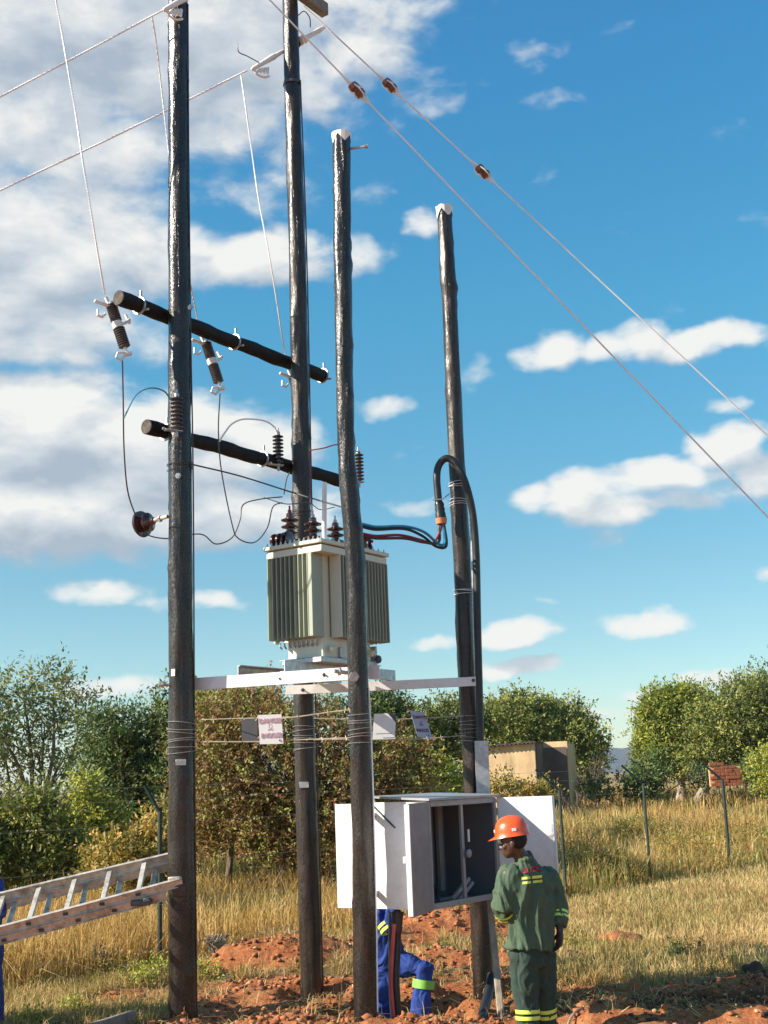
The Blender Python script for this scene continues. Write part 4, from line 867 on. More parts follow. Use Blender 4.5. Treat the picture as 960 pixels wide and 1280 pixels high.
# cables under it
T = thing('supply_cable', 'thick black cable with a gland dropping from the cabinet into the soil', 'cable', P(497, 1280, 10.3))
MB().tube(cr(pts([(497, 1138, 10.3), (497, 1180, 10.3), (495, 1220, 10.28), (497, 1260, 10.27), (499, 1300, 10.27)]), 6), .028, 12).build('sheath', 'rubber_black', T)
MB().tube(pts([(497, 1140, 10.3), (497, 1150, 10.3), (497, 1166, 10.3)]), [.05, .042, .035], 14).build('gland', 'polymer_black', T)
wire('insulated_cable', 'red cable dropping beside the thick black one under the cabinet', 'cable', pts([(493, 1155, 10.26), (490, 1195, 10.25), (489, 1230, 10.24), (491, 1262, 10.23), (495, 1295, 10.23)]), .015, 'cable_pink', 6, sides=8)
wire('insulated_cable', 'slim dark cable squeezed behind the red one under the cabinet', 'cable', pts([(487, 1140, 10.34), (487, 1195, 10.34), (488, 1250, 10.34), (492, 1290, 10.3)]), .011, 'rubber_black', 6, sides=8)
def plank(name, label, a, b_, wd, th, mat, cat):
    a = Vector(a); b_ = Vector(b_); d = (b_-a).normalized(); ex = d.cross(Vector((0, 1, 0))).normalized(); ey = d.cross(ex); rot = Matrix((ex, ey, d)).transposed()
    o_ = MB().box((a+b_)/2, (wd, th, (b_-a).length), rot, .006).build(name, mat, None, origin=b_, smooth=False); return tag(o_, label, cat)
plank('timber_prop', 'slim weathered timber prop leaning beside the rightmost pole foot', P(612, 1122, 11.0), P(629, 1300, 10.5), .055, .03, 'bark_pale', 'timber')
o_ = MB().tube(cr(pts([(615, 1218, 10.9), (611, 1240, 10.8), (602, 1275, 10.5), (598, 1300, 10.4)]), 6), [.04]*19, 12).build('pipe_offcut', 'rubber_black', None, origin=P(600, 1290, 10.4)); tag(o_, 'grey plastic pipe offcut leaning at the foot of the rightmost pole', 'pipe')

# ------------------------------------------------------------------ ladder
lad = thing('extension_ladder', 'worn two-section aluminium ladder lying against the leftmost pole', 'ladder', P(0, 1160, 10.1))
def rail(a, b_, h, th, up, name='rail'):
    a = Vector(a); b_ = Vector(b_); d = (b_-a).normalized(); side = d.cross(up).normalized(); upn = side.cross(d).normalized(); rot = Matrix((d, side, upn)).transposed(); L = (b_-a).length
    mb = MB(); c = (a+b_)/2
    mb.box(c, (L, th*.4, h), rot, .001); mb.box(c+upn*(h/2-.003), (L, th*1.5, .007), rot, .001); mb.box(c-upn*(h/2-.003), (L, th*1.5, .007), rot, .001)
    return mb.build(name, 'aluminium', lad, smooth=False), d, side, upn
N1 = P(228, 1102, 10.50); N0 = P(0, 1163, 10.15); F1 = P(234, 1066, 10.90); F0 = P(0, 1121, 10.55)
dN = N0-N1; dF = F0-F1
upv = Vector((0, 0, 1))
plane_n = (N1-N0).cross(F1-N1).normalized(); plane_n = plane_n if plane_n.z > 0 else -plane_n
def secn(sh, s0, s1, ph, slip):
    sh = sh*1.0
    nn0 = N0+dN*1.35+sh; nn1 = N1+(N0-N1)*s0+sh; ff0 = F0+dF*1.35+sh; ff1 = F1+(F0-F1)*s0+sh
    rail(nn0, nn1, .072, .018, plane_n); rail(ff0, ff1, .072, .018, plane_n)
    L = (nn1-nn0).length; k = 0; d = (nn0-nn1).normalized(); df = (ff0-ff1).normalized()
    q = ph
    while q < L-.1:
        a = nn1+d*q; b_ = ff1+df*q; r_ = MB(); ax = (b_-a).normalized()
        side = ax.cross(plane_n).normalized(); rot = Matrix((ax, side, plane_n)).transposed()
        r_.box((a+b_)/2, ((b_-a).length+.0, .040, .030), rot, .003); rg = r_.build('rung', 'aluminium', lad, smooth=False)
        MB().box(a-ax*.016, (.012, .040, .022), rot, .002).build('rung_end', 'dark_steel', rg, smooth=False)
        q += .288
secn(Vector((0, 0, 0)), 0.0, 1, .36, 0)
secn(plane_n*-.085, .10, 1, .13, 0)
a = N1+dN*.24-plane_n*.085; MB().box(a+Vector((0, -.03, -.0)), (.16, .04, .05), None, .01).box(a+Vector((.05, -.04, .02)), (.05, .05, .03), None, .005).build('lock_hook', 'dark_steel', lad)
a = N1-Vector((.06, 0, .0)); MB().box(a+plane_n*.03, (.10, .05, .03), None, .008).build('rail_cap', 'aluminium', lad)
MB().box(N1+Vector((-.03, .01, -.07)), (.10, .035, .10), None, .01).build('end_foot', 'cable_brown', lad)

# ------------------------------------------------------------------ people
def fuse(mb, name, mat, parent, voxel=.011, sm=4, fold=0, fscale=7, fdir=None, seed=0, origin=None):
    me = bpy.data.meshes.new('t'); off = OFF[parent.name]
    me.from_pydata([tuple(v-off) for v in mb.v], [], mb.f)
    import bmesh
    bm = bmesh.new(); bm.from_mesh(me); bmesh.ops.recalc_face_normals(bm, faces=bm.faces); bm.to_mesh(me); bm.free()
    o_ = bpy.data.objects.new('t', me); C.objects.link(o_)
    r_ = o_.modifiers.new('r', 'REMESH'); r_.mode = 'VOXEL'; r_.voxel_size = voxel; r_.use_smooth_shade = True
    s_ = o_.modifiers.new('s', 'SMOOTH'); s_.iterations = sm; s_.factor = .5
    dg = bpy.context.evaluated_depsgraph_get(); m2 = bpy.data.meshes.new_from_object(o_.evaluated_get(dg)); bpy.data.objects.remove(o_); bpy.data.meshes.remove(me)
    if fold:
        nv = len(m2.vertices); co = np.empty(nv*3, np.float32); m2.vertices.foreach_get('co', co); co = co.reshape(-1, 3); nr = np.array([tuple(v.normal) for v in m2.vertices]); cw = co+np.array(off)
        out = co.copy()
        for i in range(nv):
            p = Vector(cw[i]); q = Vector((p.x*fscale, p.y*fscale, p.z*fscale*(fdir or .45)+seed)); wq = mn.noise(q*.6+Vector((seed, 5, 2)))
            q2 = q+Vector((wq, wq*.7, wq*1.5))*1.6; r1_ = 1-abs(mn.noise(q2))*2.2; r2_ = 1-abs(mn.noise(q2*2.3+Vector((9, 1, 4))))*2.2
            out[i] += (nr[i]*(fold*(.75*max(r1_, -.4)+.35*max(r2_, -.3)-.45))).astype(np.float32)
        m2.vertices.foreach_set('co', out.ravel())
    m2.name = name; m2.materials.clear(); m2.materials.append(M[mat]); m2.polygons.foreach_set('use_smooth', [True]*len(m2.polygons)); m2.update()
    q = bpy.data.objects.new(name, m2); C.objects.link(q); q.parent = parent; OFF[q.name] = off; return q
def hand(mb, wrist, d, side, palm_n, curl=.5, s=1.0):
    """palm + five fingers; d points down the hand, side towards the thumb"""
    d = Vector(d).normalized(); side = Vector(side); side = (side-d*side.dot(d)).normalized(); n_ = d.cross(side).normalized()
    if n_.dot(Vector(palm_n)) < 0: n_ = -n_
    w_ = Vector(wrist); c = w_+d*.05*s
    mb.loft([(w_-d*.01, side*.027*s, n_*.019*s), (w_+d*.03*s, side*.036*s, n_*.018*s), (w_+d*.07*s, side*.042*s, n_*.016*s), (w_+d*.095*s, side*.039*s, n_*.013*s)], 14)
    for k, (off_, L) in enumerate(((.031, .070), (.010, .080), (-.011, .074), (-.031, .058))):
        a = w_+d*.085*s+side*off_*s; p = [a]; dr = d.copy()
        for j, fr in enumerate((.45, .32, .23)):
            dr = (dr+n_*curl*(.55+.2*j+.06*k)).normalized(); p.append(p[-1]+dr*L*fr*s)
        mb.capsule(p, [.0095*s, .009*s, .008*s, .007*s], 8)
    a = w_+d*.03*s+side*.034*s; mb.capsule([a, a+(d*.6+side*.75).normalized()*.035*s, a+(d*.6+side*.75).normalized()*.035*s+(d+side*.15+n_*.4).normalized()*.034*s, a+(d*.6+side*.75).normalized()*.035*s+(d+side*.15+n_*.4).normalized()*.034*s+(d+n_*.6-side*.1).normalized()*.024*s], [.013*s, .011*s, .010*s, .008*s], 8)
def head(mb, c, fwd, up, s=1.0):
    """c: centre of the skull"""
    f_ = Vector(fwd).normalized(); up = Vector(up); up = (up-f_*up.dot(f_)).normalized(); sd_ = f_.cross(up).normalized(); R_ = Matrix((sd_, f_, up)).transposed(); c = Vector(c)
    L = lambda x, y, z: c+(sd_*x+f_*y+up*z)*s
    mb.ell(L(0, -.008, .02), (.076*s, .095*s, .092*s), R_); mb.ell(L(0, .028, -.035), (.060*s, .062*s, .080*s), R_); mb.ell(L(0, .055, -.090), (.036*s, .032*s, .026*s), R_)
    mb.ell(L(0, .040, -.075), (.050*s, .045*s, .034*s), R_)
    mb.capsule([L(0, .088, .005), L(0, .103, -.030)], [.010*s, .016*s], 8)
    for x_ in (-1, 1):
        mb.ell(L(x_*.014, .096, -.036), (.010*s, .012*s, .009*s), R_); mb.ell(L(x_*.077, -.008, -.018), (.010*s, .020*s, .032*s), R_ @ Matrix.Rotation(.25, 3, 'X'))
        mb.capsule([L(x_*.012, .086, .018), L(x_*.048, .072, .016)], [.011*s, .009*s], 8); mb.ell(L(x_*.045, .058, -.028), (.020*s, .022*s, .020*s), R_)
    mb.capsule([L(-.022, .082, -.061), L(0, .093, -.058), L(.022, .082, -.061)], [.008*s, .010*s, .008*s], 8)
    mb.capsule([L(-.020, .080, -.076), L(0, .090, -.077), L(.020, .080, -.076)], [.009*s, .011*s, .009*s], 8)
    return L, R_, sd_, f_, up
def helmet(T, c, fwd, up, s=1.0, badge=True):
    f_ = Vector(fwd).normalized(); up = Vector(up); up = (up-f_*up.dot(f_)).normalized(); sd_ = f_.cross(up).normalized(); c = Vector(c); vs = []; F = []; n = 36
    L = lambda x, y, z: c+(sd_*x+f_*y+up*z)*s
    prof = [(1.06, -.004), (1.04, .004), (1.0, .012), (.995, .035), (.95, .068), (.85, .098), (.68, .122), (.45, .138), (.2, .145), (.02, .147)]
    for j, (r_, z) in enumerate(prof):
        for k in range(n):
            an = 2*math.pi*k/n; x_ = math.cos(an)*.108*r_; y_ = math.sin(an)*.132*r_
            if j < 2: y_ += max(0, math.sin(an))**3*.055*(1.0 if j == 0 else .8); z_ = z-max(0, math.sin(an))**3*.014
            else: z_ = z
            if j > 4: z_ += .006*math.exp(-(x_/.018)**2)
            vs.append(L(x_, y_, z_))
    m_ = len(prof); F = [(j*n+k, j*n+(k+1) % n, (j+1)*n+(k+1) % n, (j+1)*n+k) for j in range(m_-1) for k in range(n)]+[tuple((m_-1)*n+k for k in range(n))]
    base = len(vs)
    for k in range(n): an = 2*math.pi*k/n; vs.append(L(math.cos(an)*.10, math.sin(an)*.122, .004))
    F += [(k, base+k, base+(k+1) % n, (k+1) % n) for k in range(n)]+[tuple(base+k for k in range(n))[::-1]]
    mb = MB(); mb.add(vs, F); h = mb.build('safety_helmet', 'helmet_orange', T, angle=70)
    if badge:
        for (an, z) in ((math.radians(200), .045), (math.radians(110), .05)):
            p = L(math.cos(an)*.107, math.sin(an)*.130, z); n_ = (sd_*math.cos(an)+f_*math.sin(an)).normalized(); e_ = up.cross(n_).normalized(); MB().box(p, (.032, .022, .006), Matrix((e_, up, n_)).transposed(), .003).build('sticker', 'white_paint', h)
    return h
def band(T, a, b_, r_, mat, ell_=1.0, twoline=True):
    """a reflective strip round a sleeve or leg between a and b"""
    a = Vector(a); b_ = Vector(b_); d = b_-a
    for (s0, s1) in (((0, .38), (.62, 1)) if twoline else ((0, 1),)):
        p0 = a+d*s0; p1 = a+d*s1; MB().tube([p0, p0.lerp(p1, .5), p1], [r_*1.0, r_*1.012, r_], 20, caps=False, ell=ell_).build('reflective_band', mat, T)

# --- man in green overalls, seen from behind
q = P(660, 1300, 9.5); gz = HZ(q.x, 9.5); man = thing('person', 'person in green overalls and orange helmet standing beside the open cabinet, seen from behind', 'person', (q.x, 9.5, gz))
J = dict(neck=P(657, 1078, 9.50), shL=P(635, 1093, 9.42), shR=P(689, 1095, 9.60), chest=P(661, 1110, 9.5), waist=P(663, 1160, 9.5), hip=P(663, 1196, 9.5), elL=P(628, 1133, 9.40), wrL=P(641, 1156, 9.62), haL=P(652, 1160, 9.70),
         elR=P(698, 1138, 9.58), wrR=P(700, 1163, 9.50), haR=P(699, 1182, 9.46), hpL=P(654, 1200, 9.46), hpR=P(677, 1200, 9.56), knL=P(659, 1256, 9.50), knR=P(680, 1254, 9.60))
J['anL'] = P(662, 1312, 9.48); J['anR'] = P(684, 1308, 9.64); J['anL'].z = max(J['anL'].z, gz+.07); J['anR'].z = max(J['anR'].z, gz+.07)
hc = P(641.5, 1052, 9.46); fw = Vector((-.94, .30, -.12)); upd = Vector((.10, 0, 1))
body = MB(); L, R_, sd_, f_, up_ = head(body, hc, fw, upd, .98)
body.capsule([hc-Vector((0, 0, .03)), J['neck'], J['chest']], [.055, .058, .09]); side_v = (J['shR']-J['shL']).normalized(); fr_v = Vector((-side_v.y, side_v.x, 0))
body.loft([(J['neck']-Vector((0, 0, .05)), side_v*.12, fr_v*.07), (J['chest'], side_v*.165, fr_v*.10), (J['waist'], side_v*.14, fr_v*.09), (J['hip'], side_v*.155, fr_v*.10)], 18)
for s_ in 'LR':
    body.capsule([J['sh'+s_], J['el'+s_], J['wr'+s_]], [.052, .040, .027]); body.capsule([J['hp'+s_], J['kn'+s_], J['an'+s_]], [.08, .052, .040]); a = J['an'+s_]; body.capsule([a-Vector((0, 0, .03)), a+fr_v*.12-Vector((0, 0, .05))], [.035, .03])
hand(body, J['wrR'], (J['haR']-J['wrR']), fr_v, -side_v, .35, 1.0); hand(body, J['wrL'], (J['haL']-J['wrL']), Vector((0, 0, 1)), -fr_v, .5, .95)
fuse(body, 'body', 'skin_dark', man, .0055, 2)
hm_ = helmet(man, L(0, .0, .042), (fw+Vector((0, 0, .02))), upd+Vector((-.10, 0, 0)), .98)
MB().ell(L(0, -.026, .016), (.0775, .082, .082), R_).build('hair', 'hair_black', man)
MB().ell(L(-.040, .083, .002), (.007, .005, .004), R_).build('eye', 'white_paint', man)
# jacket: torso and sleeves fused into one garment
jk = MB(); sv, fv = side_v, fr_v
hemL = P(662, 1186, 9.5)
jk.loft([(J['neck']+Vector((-.00, 0, .005)), sv*.072, fv*.075), (J['neck']-Vector((0, 0, .03)), sv*.115, fv*.085), (J['neck']-Vector((-.008, 0, .075)), sv*.190, fv*.112), (P(662, 1105, 9.5), sv*.210, fv*.130), (P(663, 1130, 9.5), sv*.204, fv*.132), (P(664, 1155, 9.5), sv*.190, fv*.130), (P(664, 1175, 9.5), sv*.188, fv*.138), (hemL, sv*.196, fv*.148)], 28)
jk.capsule([J['shL']+sv*.02, J['shL'].lerp(J['elL'], .5), J['elL'], J['elL'].lerp(J['wrL'], .45)], [.080, .080, .078, .070]); jk.capsule([J['shR']-sv*.02, J['shR'].lerp(J['elR'], .5), J['elR'], J['elR'].lerp(J['wrR'], .50)], [.080, .075, .068, .062])
jk.tube([P(659, 1083, 9.5), P(656, 1073, 9.49), P(655, 1069, 9.48)], [.080, .072, .070], 16)
jac = fuse(jk, 'jacket', 'cloth_green', man, .0075, 3, .024, 8, .34, 3)
tq = MB()
for s_, o2 in (('L', -1), ('R', 1)):
    a, k_, n_ = J['hp'+s_], J['kn'+s_], J['an'+s_]; tq.capsule([a+Vector((0, 0, .03)), a.lerp(k_, .5), k_, k_.lerp(n_, .5), n_+Vector((0, 0, .0))], [.104, .098, .080, .076, .080], 18)
tq.loft([(J['hip']+Vector((0, 0, .10)), sv*.158, fv*.112), (J['hip'], sv*.165, fv*.12), (J['hip']-Vector((0, 0, .06)), sv*.160, fv*.11)], 22)
tro = fuse(tq, 'trousers', 'cloth_green_dark', man, .0080, 4, .020, 8, .6, 11)
for s_ in 'LR':
    k_, n_ = J['kn'+s_], J['an'+s_]; band(tro, k_.lerp(n_, .10), k_.lerp(n_, .34), .088, 'reflective_yellow')
    a = J['an'+s_]; MB().capsule([a-fv*.03-Vector((0, 0, .01)), a+fv*.06-Vector((0, 0, .035)), a+fv*.15-Vector((0, 0, .045))], [.048, .045, .036]).build('boot', 'boot_black', man)
band(jac, J['elR'].lerp(J['wrR'], .10), J['elR'].lerp(J['wrR'], .46), .071, 'reflective_yellow')
band(jac, J['elL'].lerp(J['wrL'], .10), J['elL'].lerp(J['wrL'], .34), .083, 'reflective_yellow')
# back panel strips and lettering, lying on the cloth of the back
bc = P(666, 1098, 9.5)
def on_back(px, py, out_=.0):
    o0 = CAM; d_ = ray(px, py).normalized(); inv = jac.data; from mathutils.bvhtree import BVHTree
    global BV
    if 'BV' not in globals(): BV = BVHTree.FromPolygons([v.co+OFF[jac.name] for v in inv.vertices], [tuple(p.vertices) for p in inv.polygons])
    h = BV.ray_cast(o0, d_); return (h[0]-d_*out_, h[1]) if h[0] is not None else (P(px, py, 9.38), Vector((0, -1, 0)))
def back_quad(name, x0, x1_, y0, y1, mat, skew=-.10, nx_=8, ny_=2):
    mb = MB(); vs = []
    for j in range(ny_+1):
        for i in range(nx_+1): px = x0+(x1_-x0)*i/nx_; py = y0+(y1-y0)*j/ny_+(px-x0)*skew; vs.append(on_back(px, py, .004)[0])
    mb.add(vs, [(j*(nx_+1)+i, j*(nx_+1)+i+1, (j+1)*(nx_+1)+i+1, (j+1)*(nx_+1)+i) for j in range(ny_) for i in range(nx_)]); return mb.build(name, mat, jac)
for (x0, x1_, y0, y1) in ((652, 663, 1096.5, 1099.8), (665, 677.5, 1095, 1098.6), (653, 663.5, 1102.2, 1105.4), (666, 678, 1100.6, 1104)): back_quad('reflective_band', x0, x1_, y0, y1, 'reflective_yellow')
back_quad('backing_strip', 651, 679, 1100, 1102.4, 'letter_dark')
def back_text(txt, px, py, wpx, hpx, mat, skew=-.14):
    vs, fs = text_mesh(txt, 1.0); xs = [v.x for v in vs]; ys = [v.y for v in vs]; sx_ = wpx/(max(xs)-min(xs)); sy_ = hpx/(max(ys)-min(ys)); mb = MB()
    mb.add([on_back(px+v.x*sx_, py-v.y*sy_+v.x*sx_*skew, .010+.002*(v.z > 0))[0] for v in vs], fs); mb.build('lettering', mat, jac, smooth=False)
back_text('ZETDC', 665, 1087, 24, 6.5, 'letter_red')

# --- worker in blue under the cabinet
def worker_blue():
    Yd = 11.08; T = thing('person', 'person in blue overalls crouching under the cabinet with head hidden behind it', 'person', P(484, 1290, Yd))
    K_ = dict(neck=P(474, 1112, 11.02), sh1=P(468, 1128, 10.95), sh2=P(480, 1126, 11.25), chest=P(473, 1140, 11.1), waist=P(478, 1175, 11.08), hip=P(484, 1200, 11.08), kneeF=P(531, 1213, 10.92), ankF=P(524, 1282, 10.90), kneeB=P(478, 1248, 11.05), ankB=P(482, 1305, 11.1),
              el=P(486, 1160, 10.86), wr=P(494, 1128, 10.75), el2=P(476, 1150, 11.3), wr2=P(498, 1125, 11.15))
    b_ = MB(); hc2 = P(478, 1090, 11.05); head(b_, hc2, Vector((.85, -.2, .35)), Vector((-.3, 0, 1)))
    b_.capsule([hc2-Vector((0, 0, .04)), K_['neck'], K_['chest']], [.05, .055, .08]); b_.capsule([K_['chest'], K_['waist'], K_['hip']], [.11, .10, .11])
    b_.capsule([K_['sh1'], K_['el'], K_['wr']], [.05, .038, .027]); b_.capsule([K_['sh2'], K_['el2'], K_['wr2']], [.05, .038, .027]); b_.capsule([K_['hip'], K_['kneeF'], K_['ankF']], [.08, .055, .04]); b_.capsule([K_['hip'], K_['kneeB'], K_['ankB']], [.08, .055, .04])
    hand(b_, K_['wr'], (K_['wr']-K_['el']), Vector((1, 0, 0)), Vector((0, 1, 0)), .6); hand(b_, K_['wr2'], (K_['wr2']-K_['el2']), Vector((1, 0, 0)), Vector((0, -1, 0)), .6)
    fuse(b_, 'body', 'skin_dark', T, .008, 2)
    j_ = MB(); j_.capsule([K_['neck']-Vector((0, 0, .04)), K_['chest'], K_['waist'], K_['hip']+Vector((0, 0, .02))], [.10, .155, .150, .150], 20)
    j_.capsule([K_['sh1'], K_['sh1'].lerp(K_['el'], .5), K_['el'], K_['el'].lerp(K_['wr'], .8)], [.075, .07, .066, .05]); j_.capsule([K_['sh2'], K_['el2'], K_['el2'].lerp(K_['wr2'], .8)], [.07, .06, .05])
    jj = fuse(j_, 'jacket', 'cloth_blue', T, .0085, 3, .022, 8, .6, 5)
    t_ = MB(); t_.capsule([K_['hip'], K_['hip'].lerp(K_['kneeF'], .5), K_['kneeF'], K_['kneeF'].lerp(K_['ankF'], .5), K_['ankF']], [.115, .098, .083, .080, .078], 18); t_.capsule([K_['hip'], K_['hip'].lerp(K_['kneeB'], .5), K_['kneeB'], K_['ankB']], [.12, .11, .095, .085], 18)
    tt = fuse(t_, 'trousers', 'cloth_blue', T, .0085, 4, .020, 8, .7, 8)
    band(tt, K_['kneeF'].lerp(K_['ankF'], .16), K_['kneeF'].lerp(K_['ankF'], .32), .092, 'reflective_lime', twoline=False)
    band(jj, K_['sh1'].lerp(K_['el'], .80), K_['sh1'].lerp(K_['el'], 1.08), .080, 'reflective_yellow')
    for n_ in ('ankF', 'ankB'):
        a = K_[n_]; MB().capsule([a-Vector((.03, 0, .03)), a+Vector((.13, -.03, -.06))], [.048, .038]).build('boot', 'boot_black', T)
    helmet(T, hc2+Vector((-.02, 0, .05)), Vector((.85, -.2, .3)), Vector((-.3, 0, 1)), 1, False)
worker_blue()
# --- worker at the left edge, carrying the ladder
def worker_left():
    Yd = 10.75; T = thing('person', 'person in dark blue overalls at the left picture edge, behind the ladder', 'person', P(-22, 1290, Yd))
    b_ = MB(); hc2 = P(-30, 1062, Yd); head(b_, hc2, Vector((.9, -.1, -.1)), Vector((0, 0, 1))); nk = P(-27, 1088, Yd); ch = P(-24, 1120, Yd); wa = P(-22, 1165, Yd); hp = P(-20, 1195, Yd)
    s1_ = P(-8, 1108, Yd-.1); e1_ = P(-3, 1142, Yd-.2); w1_ = P(14, 1150, Yd-.32) if False else P(-14, 1158, Yd-.40); s2_ = P(-40, 1104, Yd+.12); e2_ = P(-34, 1140, Yd-.1); w2_ = P(-20, 1140, Yd-.30)
    k1, a1, k2, a2 = P(-14, 1245, Yd-.05), P(-12, 1296, Yd), P(-30, 1245, Yd+.1), P(-32, 1296, Yd+.15)
    b_.capsule([hc2-Vector((0, 0, .04)), nk, ch, wa, hp], [.05, .055, .10, .10, .11]); b_.capsule([s1_, e1_, w1_], [.05, .038, .027]); b_.capsule([s2_, e2_, w2_], [.05, .038, .027]); b_.capsule([hp, k1, a1], [.08, .055, .04]); b_.capsule([hp, k2, a2], [.08, .055, .04])
    hand(b_, w1_, (w1_-e1_), Vector((0, -1, 0)), Vector((0, 0, 1)), .9); hand(b_, w2_, (w2_-e2_), Vector((0, -1, 0)), Vector((0, 0, 1)), .9); fuse(b_, 'body', 'skin_dark', T, .009, 2)
    j_ = MB(); j_.capsule([nk-Vector((0, 0, .05)), ch, wa, hp], [.10, .16, .155, .16], 20); j_.capsule([s1_, s1_.lerp(e1_, .5), e1_, e1_.lerp(w1_, .8)], [.085, .08, .07, .055]); j_.capsule([s2_, e2_, e2_.lerp(w2_, .8)], [.08, .065, .055]); fuse(j_, 'jacket', 'cloth_navy', T, .011, 4, .014, 9, .6, 15)
    t_ = MB(); t_.capsule([hp, k1, a1], [.135, .12, .10], 18); t_.capsule([hp, k2, a2], [.13, .10, .085], 18); fuse(t_, 'trousers', 'cloth_navy', T, .011, 4, .012, 9, .7, 18)
    for a in (a1, a2): MB().capsule([a-Vector((.03, 0, .02)), a+Vector((.13, -.03, -.05))], [.048, .038]).build('boot', 'boot_black', T)
    helmet(T, hc2+Vector((0, 0, .045)), Vector((.9, -.1, -.05)), Vector((0, 0, 1)), 1, False)
worker_left()

# ------------------------------------------------------------------ fence with cranked posts
fen = thing('security_fence', 'line of dark green cranked steel fence posts with thin wires crossing the field', 'fence', (2.4, 19.5, .13))
fposts = [(-2.55, 13.8), (.0, 16.65), (2.52, 19.5), (4.24, 21.7), (6.06, 23.5), (8.2, 26.1), (-5.1, 10.9)]
first = None
for i, (fx, fy) in enumerate(fposts):
    z = HZ(fx, fy)
    if i == 1: continue
    mb = MB(); mb.box((fx, fy, z+.78), (.038 if i != 4 else .06, .038, 1.72), Matrix.Rotation(.8, 3, 'Z'), .004); po = mb.build('post', 'fence_green', fen, smooth=False)
    dl = (Vector((-.34, .02, .33)) if fx > -2.4 else Vector((-.17, .0, .30))); a = Vector((fx, fy, z+1.62)); mb = MB(); n = 6
    mb.tube([a, a+dl], .019, 4); mb.build('cranked_arm', 'fence_green', po, smooth=False)
fr = sorted(fposts); fr = [q for q in fr if q[0] < 9]
for k in range(4):
    p = [Vector((x_, y_-.03, HZ(x_, y_)+.25+.42*k)) for x_, y_ in fr]; MB().tube(p, .0018, 4).build('fence_wire', 'straw_wire', fen)
for k in range(2):
    p = [Vector((x_-.12-.16*k, y_, HZ(x_, y_)+1.76+.14*k)) for x_, y_ in fr]; MB().tube(p, .0018, 4).build('fence_wire', 'straw_wire', fen)

# ------------------------------------------------------------------ outbuilding and brick ruin
def outbuilding():
    Yd = 42; zb_ = .75; T = thing('outbuilding', 'small cream plastered outbuilding with rusty sheet roof beyond the fence', 'building', (3.3, 42, zb_))
    a = P(573, 938, 42.3); b_ = P(668, 932, 41.6); a.z = b_.z = 0; ex = (b_-a).normalized(); ey = Vector((-ex.y, ex.x, 0)); W_ = (b_-a).length; rot = Matrix((ex, ey, Vector((0, 0, 1)))).transposed()
    def Q(x_, y_, z): return a+ex*x_+ey*y_+Vector((0, 0, z))
    t1, t2 = 2.92, 3.03
    def wall(name, x0, y0, x1_, y1, za, zb2, zt_, mat):
        p0, p1_ = Q(x0, y0, 0), Q(x1_, y1, 0); d = (p1_-p0).normalized(); n_ = Vector((-d.y, d.x, 0)); mb = MB(); L = (p1_-p0).length
        mb.prism([(0, zb_-.5), (L, zb_-.5), (L, zt_), (0, za)], p0, d, Vector((0, 0, 1)), n_, .15); return mb.build(name, mat, T, smooth=False)
    wall('front_wall', 0, 0, W_, 0, t1-.02, 0, t2-.02, 'plaster_cream'); wall('side_wall', W_-.002, .151, W_-.002, 2.0, t2-.02, 0, t2-.02, 'plaster_cream'); wall('back_wall', 0, 2.0, W_, 2.0, t1-.02, 0, t2-.02, 'plaster_cream'); wall('side_wall', .15, .152, .15, 2.0, t1-.02, 0, t1-.02, 'plaster_cream')
    # roof of corrugated sheets
    n = 60; vs = []
    for j, y_ in enumerate((-.22, 2.3)):
        for i in range(n+1):
            x_ = -.12+(W_+.2)*i/n; z = t1+(t2-t1)*(x_/W_)+.03*math.sin(i*2.1)+.02+.0*j; vs.append(Q(x_, y_, z))
    vs += [v-Vector((0, 0, .02)) for v in vs]; m_ = n+1
    F = [(i, i+1, m_+i+1, m_+i) for i in range(n)]+[(2*m_+i, 3*m_+i, 3*m_+i+1, 2*m_+i+1) for i in range(n)]+[(i, 2*m_+i, 2*m_+i+1, i+1) for i in range(n)]
    MB().add(vs, F).build('roof', 'roof_sheet', T, smooth=False)
    # annexe wall set back to the right, partly in the first block's shade
    x1_ = W_+.0; c0 = P(668, 934, 43.2); c1_ = P(709, 933, 42.9); c0.z = c1_.z = 0; d = (c1_-c0).normalized(); L = (c1_-c0).length+.0; n_ = Vector((-d.y, d.x, 0)); an = MB()
    an.prism([(0, zb_-.5), (L, zb_-.5), (L, 3.07), (0, 3.07)], c0, d, Vector((0, 0, 1)), n_, .18); an.build('annexe_wall', 'plaster_cream', T, smooth=False)
    MB().prism([(0, zb_-.5), (1.8, zb_-.5), (1.8, 3.0), (0, 3.0)], c0+d*(L-.18)+n_*.181, n_, Vector((0, 0, 1)), d, .18).build('annexe_side', 'plaster_cream', T, smooth=False)
    nk = c0+d*.02-n_*.0
    MB().box(nk+d*.55-n_*.02+Vector((0, 0, 2.58)), (.12, .03, .14), Matrix((d, n_, Vector((0, 0, 1)))).transposed()).build('vent', 'dark_steel', T, smooth=False)
    for r_ in range(3):
        for k in range(6): MB().box(c0+d*(.12+k*.22)-n_*.012+Vector((0, 0, 1.95-.22*r_)), (.035, .024, .035), Matrix((d, n_, Vector((0, 0, 1)))).transposed()).build('vent_block', 'aluminium', T, smooth=False)
    # added dark skin on the block's side wall, its shade put into the colour
    MB().box(Q(W_+.02, 1.0, 0)+Vector((0, 0, (zb_+t2)/2-.02)), (.03, 1.7, t2-zb_-.04), rot).build('side_shade', 'plaster_shade', T, smooth=False)
    MB().box(c0+d*(.55)-n_*.06+Vector((0, 0, 1.70)), (1.1, .05, 2.35), Matrix((d, n_, Vector((0, 0, 1)))).transposed()).build('door', 'plaster_shade', T, smooth=False)  # added dark panel, paints the first block's shadow on the annexe wall
outbuilding()
